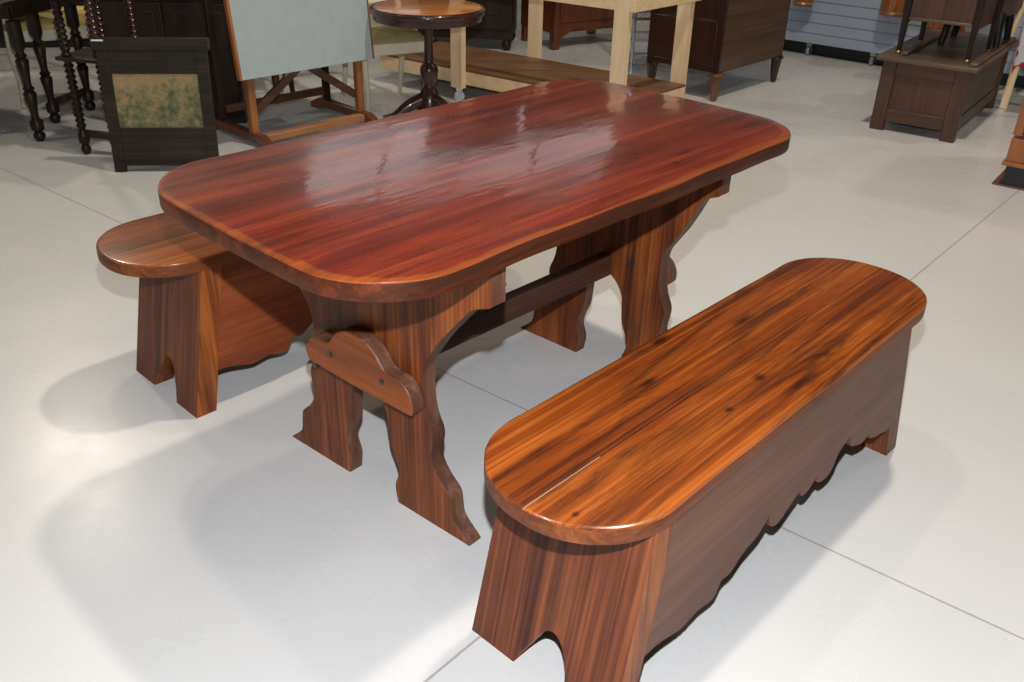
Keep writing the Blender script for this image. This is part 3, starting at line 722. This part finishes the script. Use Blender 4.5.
for (x, y) in ((0.02, 0.032), (LX - 0.03, 0.035), (0.02, LY - 0.03), (LX - 0.03, LY - 0.03)):
    bm = bmesh.new(); n = 32; rings = []
    for (r, z) in ((0.014, 0.0), (0.020, 0.012), (0.022, 0.03), (0.036, 0.150), (0.044, 0.158), (0.044, 0.175)):
        ring = []
        for k in range(n):
            rr = r * (1 - (0.16 if 0.01 < z < 0.155 else 0) * (0.5 - 0.5 * math.cos(2 * PI * k / 4)))
            ring.append(bm.verts.new((x + rr * math.cos(2 * PI * k / n), y + rr * math.sin(2 * PI * k / n), z)))
        rings.append(ring)
    for a, b in zip(rings, rings[1:]):
        for k in range(n): bm.faces.new((a[k], a[(k + 1) % n], b[(k + 1) % n], b[k]))
    bm.faces.new(rings[0][::-1]); bm.faces.new(rings[-1])
    link('foot', bm, M_gold if (x, y) == (0.02, 0.032) else M_cabf, t, sharp=25)

# ------------------------------------------------------------------ wire shelving behind
t = thing('wire_shelving', (0.98, 6.62, 0), math.radians(8), 'grey metal wire shelving unit seen between the pine posts', 'shelf')
bm = bmesh.new()
for x in (-0.22, 0.22):
    for y in (-0.15, 0.15): tube(bm, [(x, y, 0.0), (x, y, 1.3)], 0.011, 8)
link('upright', bm, M_chrome, t)
for z in (0.07, 0.22, 0.36, 0.50, 0.75, 1.0):
    bm = bmesh.new()
    for y in (-0.15, 0.15): bar(bm, (-0.22, y, z), (0.22, y, z), 0.008, 0.018)
    for x in (-0.22, 0.22): bar(bm, (x, -0.15, z), (x, 0.15, z), 0.008, 0.018)
    for k in range(1, 14): bar(bm, (-0.22 + k * 0.44 / 14, -0.15, z), (-0.22 + k * 0.44 / 14, 0.15, z), 0.004, 0.004)
    link('shelf', bm, M_chrome, t)

# ------------------------------------------------------------------ wardrobe and dresser in the back
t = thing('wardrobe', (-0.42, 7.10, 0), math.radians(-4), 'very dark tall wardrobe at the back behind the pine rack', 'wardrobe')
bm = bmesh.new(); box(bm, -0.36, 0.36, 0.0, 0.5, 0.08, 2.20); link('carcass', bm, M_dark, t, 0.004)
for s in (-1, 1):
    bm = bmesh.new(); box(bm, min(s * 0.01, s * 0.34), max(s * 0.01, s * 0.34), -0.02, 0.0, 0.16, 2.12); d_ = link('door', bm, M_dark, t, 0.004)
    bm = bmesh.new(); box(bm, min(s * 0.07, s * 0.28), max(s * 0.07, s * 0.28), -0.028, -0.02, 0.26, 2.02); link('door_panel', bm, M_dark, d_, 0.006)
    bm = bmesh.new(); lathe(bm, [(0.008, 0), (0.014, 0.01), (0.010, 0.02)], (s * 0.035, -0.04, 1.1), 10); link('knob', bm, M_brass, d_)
bm = bmesh.new(); box(bm, -0.40, 0.40, -0.04, 0.52, 2.20, 2.27); link('cornice', bm, M_dark, t, 0.01)
for s in (-1, 1):
    for y in (0.03, 0.46):
        bm = bmesh.new(); lathe(bm, [(0.02, 0), (0.035, 0.02), (0.035, 0.05), (0.025, 0.08)], (s * 0.32, y, 0), 14); link('foot', bm, M_dark, t)

t = thing('serpentine_dresser', (0.56, 7.34, 0), math.radians(34), 'tall red-brown bureau with a curved bottom apron at the back, seen through the pine rack', 'dresser')
bm = bmesh.new()
pts = [(-0.36, 2.15), (-0.36, 0.06)] + smooth_line([(-0.32, 0.06), (-0.26, 0.10), (-0.12, 0.15), (0, 0.11), (0.12, 0.15), (0.26, 0.10), (0.32, 0.06)], 5) + [(0.36, 0.06), (0.36, 2.15)]
prism(bm, pts, lambda a, b: (a, 0, b), lambda a, b: (a, 0.02, b)); link('front', bm, M_dresser, t, 0.003)
bm = bmesh.new(); box(bm, -0.36, 0.36, 0.02, 0.46, 0.12, 2.15); link('carcass', bm, M_dresser, t, 0.003)
bm = bmesh.new(); box(bm, -0.39, 0.39, -0.03, 0.48, 2.15, 2.19); link('top', bm, M_dresser, t, 0.005)
for i in range(7):
    bm = bmesh.new(); box(bm, -0.31, 0.31, -0.012, 0.0, 0.20 + i * 0.26, 0.44 + i * 0.26); link('drawer', bm, M_dresser, t, 0.004)
for s in (-1, 1):
    for y in (0.03, 0.42):
        bm = bmesh.new(); box(bm, s * 0.33 - 0.03, s * 0.33 + 0.03, y - 0.025, y + 0.03, 0.0, 0.12); link('foot', bm, M_dresser, t, 0.004)

# a dark sideboard on the left to close the jumble behind the picture panel
t = thing('sideboard', (-1.95, 6.55, 0), math.radians(6), 'dark sideboard in the shadows behind the framed picture panel', 'sideboard')
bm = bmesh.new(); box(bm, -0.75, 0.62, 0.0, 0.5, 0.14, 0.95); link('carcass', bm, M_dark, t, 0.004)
for i in range(3):
    x = -0.71 + i * 0.45; bm = bmesh.new(); box(bm, x, x + 0.40, -0.018, 0.0, 0.20, 0.88); d_ = link('door', bm, M_dark, t, 0.005)
    bm = bmesh.new(); box(bm, x + 0.06, x + 0.34, -0.026, -0.018, 0.27, 0.81); link('door_panel', bm, M_dark, d_, 0.006)
bm = bmesh.new(); box(bm, -0.79, 0.66, -0.04, 0.52, 0.95, 0.98); link('top', bm, M_darkx, t, 0.005)
for x in (-0.70, 0.57):
    for y in (0.05, 0.45):
        bm = bmesh.new(); lathe(bm, [(0.018, 0), (0.03, 0.03), (0.022, 0.06), (0.034, 0.10), (0.034, 0.14)], (x, y, 0), 14); link('leg', bm, M_dark, t)

def spindle_chair(loc, rz, label, group=None, back=True):
    t = thing('spindle_chair', loc, rz, label, 'chair', group)
    w, d, sh = 0.42, 0.40, 0.44
    bm = bmesh.new()
    prism(bm, rounded_rect(w, d, 0.06, nc=5, ns=2), lambda a, b: (a, b, sh - 0.03), lambda a, b: (a, b, sh)); link('seat', bm, M_darkx, t, 0.006)
    for sx in (-1, 1):
        for sy in (-1, 1):
            bm = bmesh.new(); tube(bm, [(sx * 0.16, sy * 0.14, sh - 0.02), (sx * 0.185, sy * 0.165, 0.22), (sx * 0.20, sy * 0.185, 0.0)], [0.016, 0.022, 0.013], 10); link('leg', bm, M_dark, t)
    for z in (0.14, 0.24):
        for s in (-1, 1):
            bm = bmesh.new()
            tube(bm, [(s * 0.19, -0.17, z), (s * 0.195, 0, z), (s * 0.19, 0.17, z)], [0.008, 0.013, 0.008], 8)
            link('stretcher', bm, M_dark, t)
            if z < 0.2: continue
            bm = bmesh.new(); tube(bm, [(-0.18, s * 0.165, z), (0, s * 0.168, z), (0.18, s * 0.165, z)], [0.008, 0.013, 0.008], 8)
            link('stretcher', bm, M_dark, t)
    for k in range(6):
        x = -0.17 + k * 0.068
        bm = bmesh.new(); r = 0.015 if k in (0, 5) else 0.007
        tube(bm, [(x, 0.17, sh - 0.01), (x * 1.05, 0.20, sh + 0.22), (x * 1.1, 0.235, sh + 0.44)], [r, r * 1.4, r], 8); link('spindle', bm, M_dark, t)
    bm = bmesh.new(); box(bm, -0.21, 0.21, 0.225, 0.245, sh + 0.42, sh + 0.52); link('crest_rail', bm, M_darkx, t, 0.006)
    return t
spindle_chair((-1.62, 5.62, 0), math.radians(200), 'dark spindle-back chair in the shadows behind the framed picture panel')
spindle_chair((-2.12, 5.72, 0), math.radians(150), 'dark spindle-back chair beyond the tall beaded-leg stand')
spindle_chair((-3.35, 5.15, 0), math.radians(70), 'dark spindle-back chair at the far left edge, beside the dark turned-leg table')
t = thing('linen_press', (-3.60, 6.75, 0), math.radians(10), 'dark linen press at the far left, behind the yellow-seated chair', 'cabinet')
bm = bmesh.new(); box(bm, -0.65, 0.65, 0.0, 0.5, 0.05, 1.5); link('carcass', bm, M_dark, t, 0.004)
for x0 in (-0.62, 0.01):
    bm = bmesh.new(); box(bm, x0, x0 + 0.61, -0.018, 0.0, 0.10, 1.44); d_ = link('door', bm, M_dark, t, 0.005)
    bm = bmesh.new(); box(bm, x0 + 0.08, x0 + 0.53, -0.026, -0.018, 0.20, 1.34); link('door_panel', bm, M_dark, d_, 0.006)
bm = bmesh.new(); box(bm, -0.66, 0.66, 0.01, 0.49, 0.0, 0.05); link('plinth', bm, M_black, t, 0.002)
t = thing('low_cupboard', (-2.02, 4.90, 0), math.radians(3), 'low black cupboard behind the framed picture panel and the beaded-leg stand', 'cupboard')


bm = bmesh.new(); box(bm, -0.20, 0.52, 0.0, 0.30, 0.03, 0.66); link('carcass', bm, M_dark, t, 0.003)
bm = bmesh.new(); box(bm, -0.22, 0.54, -0.02, 0.31, 0.66, 0.685); link('top', bm, M_darkx, t, 0.004)
for x0 in (-0.19, 0.165):
    bm = bmesh.new(); box(bm, x0, x0 + 0.345, -0.014, 0.0, 0.05, 0.63); d_ = link('door', bm, M_dark, t, 0.003)
    bm = bmesh.new(); box(bm, x0 + 0.04, x0 + 0.305, -0.020, -0.014, 0.09, 0.59); link('door_panel', bm, M_dark, d_, 0.005)
bm = bmesh.new(); box(bm, -0.20, 0.52, 0.01, 0.29, 0.0, 0.03); link('plinth', bm, M_black, t, 0.002)

# ------------------------------------------------------------------ slatwall fixture on castors
t = thing('slatwall_gondola', (2.375, 7.03, 0), math.radians(-40), 'blue-grey slatwall display fixture on castors at the back right', 'display fixture')
bm = bmesh.new()
zz = 0.10
prof = [(0.0, zz)]
while zz < 1.55:
    prof += [(-0.0, zz + 0.066), (0.008, zz + 0.068), (0.008, zz + 0.074), (0.0, zz + 0.076)]; zz += 0.076
prof += [(0.0, zz + 0.02), (0.03, zz + 0.02), (0.03, 0.10)]
prism(bm, prof, lambda a, b: (-1.05, a, b), lambda a, b: (1.55, a, b))
link('slat_panel', bm, M_slat, t)
bm = bmesh.new(); box(bm, -1.05, 1.55, 0.03, 0.55, 0.10, 0.14); link('base_shelf', bm, M_black, t, 0.002)
bm = bmesh.new(); box(bm, -1.05, 1.55, 0.10, 0.50, 0.0, 0.10); link('plinth', bm, M_black, t, 0.002)  # black box standing in for the shade under the fixture
bm = bmesh.new(); box(bm, -1.07, -1.05, -0.005, 0.30, 0.10, 1.70); link('end_panel', bm, M_black, t, 0.002)
for x in (-0.22, 0.28, -0.95, 1.0):
    bm = bmesh.new()
    bmesh.ops.create_cone(bm, cap_ends=True, segments=18, radius1=0.036, radius2=0.036, depth=0.025, matrix=Matrix.Translation((x, 0.05, 0.036)) @ Matrix.Rotation(PI / 2, 4, 'Y'))
    box(bm, x - 0.02, x + 0.02, 0.03, 0.07, 0.07, 0.10); bmesh.ops.create_uvsphere(bm, u_segments=8, v_segments=6, radius=0.008, matrix=Matrix.Translation((x, 0.012, 0.04)))
    link('castor', bm, M_castor, t)

def bucket(loc, label, r=0.085):
    t = tag(None or thing('wooden_bucket', loc, 0), label, 'bucket')
    bm = bmesh.new(); lathe(bm, [(r * 0.93, 0.0), (r * 0.97, 0.006), (r * 1.0, 0.20), (r * 0.96, 0.21)], n=28); link('body', bm, M_orange, t, sharp=50)
    bm = bmesh.new(); lathe(bm, [(r * 0.98, 0.012), (r * 1.02, 0.014), (r * 1.02, 0.026), (r * 0.99, 0.028)], n=28); link('hoop', bm, M_brass, t, sharp=50)
    return t
def local_to_world(ox, oy, a, x, y): return (ox + x * math.cos(a) - y * math.sin(a), oy + x * math.sin(a) + y * math.cos(a))

SA = math.radians(-40)
bx, by = local_to_world(2.375, 7.03, SA, -0.27, -0.0880)
bucket((bx, by, 0.375), 'smaller varnished orange wooden bucket hung on the slatwall, nearer the chest of drawers', 0.075)
bx, by = local_to_world(2.375, 7.03, SA, 0.40, -0.0965)
bucket((bx, by, 0.39), 'larger varnished orange wooden bucket hung on the slatwall, just left of the small dark cabinet', 0.094)

# ------------------------------------------------------------------ blanket chest and the stand on top of it
CH = (2.025, 5.165); CA = math.radians(-36)
t = thing('blanket_chest', (*CH, 0), CA, 'dark panelled wooden blanket chest on the floor at the right', 'chest')
LW, LD, LH = 0.46, 1.02, 0.385
for x0 in (0.0, LW - 0.075):
    for y0 in (0.0, LD - 0.04):
        bm = bmesh.new(); box(bm, x0, x0 + 0.075, y0, y0 + 0.04, 0.0, LH)
        if y0 == 0.0 and x0 == 0.0:
            pass
        link('stile', bm, M_chest, t, 0.004)
for za, zb in ((0.055, 0.125), (0.315, LH)):
    bm = bmesh.new(); box(bm, 0.075, LW - 0.075, 0.004, 0.03, za, zb); link('rail', bm, M_chestx, t, 0.003)
bm = bmesh.new(); box(bm, 0.075, LW - 0.075, 0.014, 0.028, 0.125, 0.315); link('panel', bm, M_chest, t, 0.0)
M_chesty = wood('blanket_chest_side', (0.03, 0.018, 0.012), (0.06, 0.034, 0.022), (0.10, 0.06, 0.04), 'Y', rough=0.45, streak=0.3)
for x0 in (LW - 0.03, 0.008):
    for za, zb in ((0.06, 0.13), (0.32, LH)):
        bm = bmesh.new(); box(bm, x0, x0 + 0.022, 0.04, LD - 0.04, za, zb); link('side_rail', bm, M_chesty, t, 0.003)
    bm = bmesh.new(); box(bm, x0 + 0.006, x0 + 0.016, 0.04, LD - 0.04, 0.13, 0.32); link('side_panel', bm, M_chesty, t, 0.0)
bm = bmesh.new(); box(bm, -0.035, LW + 0.035, -0.035, LD + 0.03, LH, LH + 0.026); link('lid', bm, M_lid, t, 0.006, 3)
ld = bpy.data.objects['lid']
bm = bmesh.new(); box(bm, 0.075, 0.105, 0.05, LD, LH + 0.026, LH + 0.044); link('lid_batten', bm, M_lid, ld, 0.005)
bm = bmesh.new(); box(bm, LW - 0.02, LW + 0.02, 0.0, LD, LH + 0.026, LH + 0.044); link('lid_batten', bm, M_lid, ld, 0.005)
ZC = LH + 0.0265
t = thing('small_cabinet', (*local_to_world(*CH, CA, 0.245, 0.055), ZC), CA, 'small dark cabinet on slim square legs standing on the blanket chest', 'cabinet')
for x, y in ((-0.195, 0.02), (0.165, 0.02), (-0.185, 0.42), (0.185, 0.42)):
    bm = bmesh.new(); z = 0.0 if abs(x) < 0.176 or True else 0
    zf = 0.0185 if x in (-0.185, 0.185, -0.195) and False else 0.0
    v = []
    for (h_, zz2) in ((0.011, 0.02), (0.020, 0.30), (0.020, 0.75)):
        v.append([bm.verts.new((x + sx * h_, y + sy * h_, zz2)) for sx, sy in ((-1, -1), (1, -1), (1, 1), (-1, 1))])
    for a, b in zip(v, v[1:]):
        for k in range(4): bm.faces.new((a[k], a[(k + 1) % 4], b[(k + 1) % 4], b[k]))
    bm.faces.new(v[0][::-1]); bm.faces.new(v[-1]); lg = link('leg', bm, M_dark, t, 0.002)
    bm = bmesh.new(); lathe(bm, [(0.010, 0.0), (0.014, 0.006), (0.014, 0.016), (0.010, 0.0205)], (x, y, 0), 12); link('foot_cap', bm, M_brass, lg)
bm = bmesh.new(); box(bm, -0.176, 0.146, 0.010, 0.028, 0.195, 0.72); link('front_panel', bm, M_chest, t, 0.003)
bm = bmesh.new(); box(bm, -0.176, 0.146, 0.0, 0.010, 0.185, 0.203); link('lower_moulding', bm, M_lid, t, 0.004)
for xa in (0.16, -0.20):
    bm = bmesh.new(); box(bm, xa, xa + 0.02, 0.04, 0.40, 0.17, 0.72); link('side_panel', bm, M_dark, t, 0.003)
bm = bmesh.new(); box(bm, -0.24, 0.24, -0.02, 0.46, 0.75, 0.775); link('top', bm, M_darkx, t, 0.005)

# dark barrel-backed tub chair rising behind the cabinet on the chest
t = thing('tub_chair', (*local_to_world(*CH, CA, 0.30, 0.74), ZC), CA, 'dark curved tub seat on black legs standing at the back of the blanket chest', 'chair')
bm = bmesh.new(); lathe(bm, [(0.15, 0.17), (0.19, 0.19), (0.20, 0.22), (0.20, 0.46), (0.19, 0.48)], n=32); link('seat_shell', bm, M_lid, t, sharp=50)
for x, y in ((-0.13, -0.13), (0.13, -0.13), (-0.13, 0.13), (0.13, 0.13)):
    bm = bmesh.new(); tube(bm, [(x * 1.15, y * 1.15, 0.0), (x, y, 0.19)], [0.018, 0.026], 10); link('leg', bm, M_black, t)

# orange varnished stand behind the chest, its curved leg shows under the cabinet
t = thing('plant_stand', (2.83, 6.33, 0), math.radians(-36), 'varnished orange stand with curved legs between the slatwall and the blanket chest', 'stand')
for a in (20, 140, 260):
    ca, sa = math.cos(math.radians(a)), math.sin(math.radians(a))
    bm = bmesh.new(); tube(bm, smooth_line([(0.17 * ca, 0.17 * sa, 0.0), (0.11 * ca, 0.11 * sa, 0.10), (0.10 * ca, 0.10 * sa, 0.22), (0.13 * ca, 0.13 * sa, 0.32), (0.09 * ca, 0.09 * sa, 0.42)], 4), 0.024, 10); link('leg', bm, M_orange, t, sharp=60)
bm = bmesh.new(); lathe(bm, [(0.085, 0.37), (0.10, 0.376), (0.105, 0.60), (0.095, 0.61)], n=28); link('bowl', bm, M_orange, t, sharp=50)

# ------------------------------------------------------------------ right edge: display case, pine sticks, textile
t = thing('display_case', (2.306, 4.188, 0), math.radians(-37), 'orange oak and glass display case on a black plinth at the right edge', 'display case')
bm = bmesh.new(); box(bm, 0.02, 0.95, 0.03, 0.60, 0.0, 0.105); link('plinth', bm, M_black, t, 0.002)
bm = bmesh.new(); box(bm, -0.02, 0.95, 0.02, 0.60, 0.0, 0.008); link('plinth_mat', bm, M_maroon, t, 0.002)
bm = bmesh.new(); box(bm, 0.0, 0.98, 0.0, 0.62, 0.105, 0.125); box(bm, 0.01, 0.97, 0.01, 0.61, 0.125, 0.235); link('base_cabinet', bm, M_case, t, 0.004)
bm = bmesh.new()
for x in (0.01, 0.93):
    for y in (0.01, 0.57): box(bm, x, x + 0.04, y, y + 0.04, 0.25, 0.98)
box(bm, 0.01, 0.97, 0.01, 0.61, 0.98, 1.02)
link('frame', bm, M_case, t, 0.003)
bm = bmesh.new(); box(bm, 0.05, 0.93, 0.026, 0.032, 0.25, 0.98); box(bm, 0.026, 0.032, 0.05, 0.57, 0.25, 0.98); link('glass_pane', bm, M_glass, t)

t = thing('pine_easel', (3.09, 5.97, 0), math.radians(-20), 'raw pine easel of slim sticks at the right edge, behind the display case', 'easel')
bm = bmesh.new(); bar(bm, (-0.02, 0.02, 0.0), (0.16, 0.22, 1.3), 0.022, 0.022); link('leg', bm, M_pinez, t, 0.002)
bm = bmesh.new(); bar(bm, (0.05, -0.28, 0.0), (0.14, 0.18, 1.3), 0.045, 0.022); link('leg', bm, M_pinez, t, 0.002)
bm = bmesh.new(); bar(bm, (0.45, -0.28, 0.0), (0.18, 0.18, 1.3), 0.045, 0.022); link('leg', bm, M_pinez, t, 0.002)
bm = bmesh.new(); bar(bm, (0.06, -0.14, 0.44), (0.42, -0.14, 0.44), 0.03, 0.03); link('ledge', bm, M_pine, t, 0.002)

bm = bmesh.new(); n = 14; m_ = 10; g = {}
for i in range(n + 1):
    for j in range(m_ + 1):
        x = i / n * 0.4; z = 0.27 + j / m_ * 0.75 + (0.04 * math.sin(i * 1.1) if j == 0 else 0)
        g[i, j] = (x, 0.02 * math.sin(i * 1.3 + j * 0.2), z)
for off in (0, 0.006):
    pass
vf = {k: bm.verts.new(v) for k, v in g.items()}; vb = {k: bm.verts.new((v[0], v[1] + 0.005, v[2])) for k, v in g.items()}
for i in range(n):
    for j in range(m_):
        bm.faces.new((vf[i, j], vf[i + 1, j], vf[i + 1, j + 1], vf[i, j + 1])); bm.faces.new((vb[i, j], vb[i, j + 1], vb[i + 1, j + 1], vb[i + 1, j]))
for i in range(n):
    bm.faces.new((vf[i, 0], vb[i, 0], vb[i + 1, 0], vf[i + 1, 0])); bm.faces.new((vf[i, m_], vf[i + 1, m_], vb[i + 1, m_], vb[i, m_]))
for j in range(m_):
    bm.faces.new((vf[0, j], vf[0, j + 1], vb[0, j + 1], vb[0, j])); bm.faces.new((vf[n, j], vb[n, j], vb[n, j + 1], vf[n, j + 1]))
o = link('quilt', bm, M_quilt, sharp=60); o.location = (2.91, 5.46, 0); tag(o, 'red and white patterned textile hanging on the pine easel at the right edge', 'textile')

t = thing('bottle', (2.92, 5.12, 0), 0, 'small dark bottle with a white base on the floor between the chest and display case', 'bottle')
bm = bmesh.new(); lathe(bm, [(0.028, 0.06), (0.03, 0.07), (0.03, 0.14), (0.012, 0.17), (0.012, 0.20)], n=16); link('glass_body', bm, M_bottle, t)
bm = bmesh.new(); lathe(bm, [(0.03, 0.0), (0.033, 0.005), (0.031, 0.06)], n=16); link('white_base', bm, M_white, t)

# ------------------------------------------------------------------ ROOM
def plane_box(name, x0, x1, y0, y1, z0, z1, mat):
    bm = bmesh.new(); box(bm, x0, x1, y0, y1, z0, z1); o = link(name, bm, mat); tag(o, kind='structure'); return o
X0, X1, Y0, Y1, ZH = -8.0, 7.5, -5.0, 11.0, 5.6
plane_box('floor', X0, X1, Y0, Y1, -0.1, 0.0, M_floor)
plane_box('ceiling', X0, X1, Y0, Y1, ZH, ZH + 0.1, M_ceil)
plane_box('wall_left', X0 - 0.1, X0, Y0, Y1, -0.1, ZH, M_wall)
plane_box('wall_right', X1, X1 + 0.1, Y0, Y1, -0.1, ZH, M_wall)
plane_box('wall_front', X0, X1, Y0 - 0.1, Y0, -0.1, ZH, M_wall)
plane_box('wall_back', X0, X1, Y1, Y1 + 0.1, -0.1, ZH, M_wall)
M_glow = emis('reflected_glow_panel', (0.80, 0.84, 0.90), 0.6)  # unseen glowing panels, added to give the tabletop its bright reflection
for i, (xa, xb) in enumerate(((-2.7, -1.75), (-1.7, -0.75), (-0.7, 0.25), (0.3, 1.25))):
    o = plane_box('glow_panel_%d' % (i + 1), xa, xb, Y1 - 0.03, Y1 - 0.005, 2.5, 4.3, M_glow)

def area(name, loc, size, power, col, target=None):
    l = bpy.data.lights.new(name, 'AREA'); l.shape = 'SQUARE'; l.size = size; l.energy = power; l.color = col
    o = bpy.data.objects.new(name, l); COL.objects.link(o); o.location = loc
    if target:
        o.rotation_euler = (Vector(target) - Vector(loc)).to_track_quat('-Z', 'Y').to_euler()
    return o
WARM = (1.0, 0.88, 0.72)
for (x, y, s, p) in ((1.24, 3.16, 0.25, 140), (-0.9, 3.07, 0.25, 30), (-5.07, 8.6, 0.36, 110), (5.6, 4.8, 0.3, 50), (-4.6, 3.4, 0.3, 30)):  # last two are added fill, placed so no reflection of them shows
    area('high_bay_lamp', (x, y, 5.4), s, p, WARM)
# flash on the camera's hot shoe
l = bpy.data.lights.new('camera_flash', 'POINT'); l.energy = 205; l.shadow_soft_size = 0.016; l.color = (0.95, 0.97, 1.0)
o = bpy.data.objects.new('camera_flash', l); COL.objects.link(o); o.location = (0.0, 0.09, 1.60)

w = bpy.data.worlds.new('world'); scn.world = w; w.use_nodes = True
w.node_tree.nodes['Background'].inputs[0].default_value = (0.8, 0.85, 0.9, 1); w.node_tree.nodes['Background'].inputs[1].default_value = 0.3

# ------------------------------------------------------------------ CAMERA
F_PX, HC, PITCH, ROLL = 901.6, 1.4046, 0.5068, 0.0253
c, s = math.cos(PITCH), math.sin(PITCH)
r = Vector((1, 0, 0)); fw = Vector((0, c, -s)); up = Vector((0, s, c))
cr, sr = math.cos(ROLL), math.sin(ROLL)
rt = r * cr + up * sr; u2 = -r * sr + up * cr
M = Matrix((rt, u2, -fw)).transposed().to_4x4(); M.translation = (0, 0, HC)
cam = bpy.data.cameras.new('camera'); co = bpy.data.objects.new('camera', cam); COL.objects.link(co)
co.matrix_world = M; cam.sensor_width = 36; cam.sensor_fit = 'HORIZONTAL'; cam.lens = F_PX * 36 / 1024; cam.clip_start = 0.05; cam.clip_end = 100
scn.camera = co
scn.view_settings.view_transform = 'Standard'; scn.view_settings.look = 'None'; scn.view_settings.gamma = 1.0
scn.view_settings.use_curve_mapping = False; scn.view_settings.exposure = 0.0
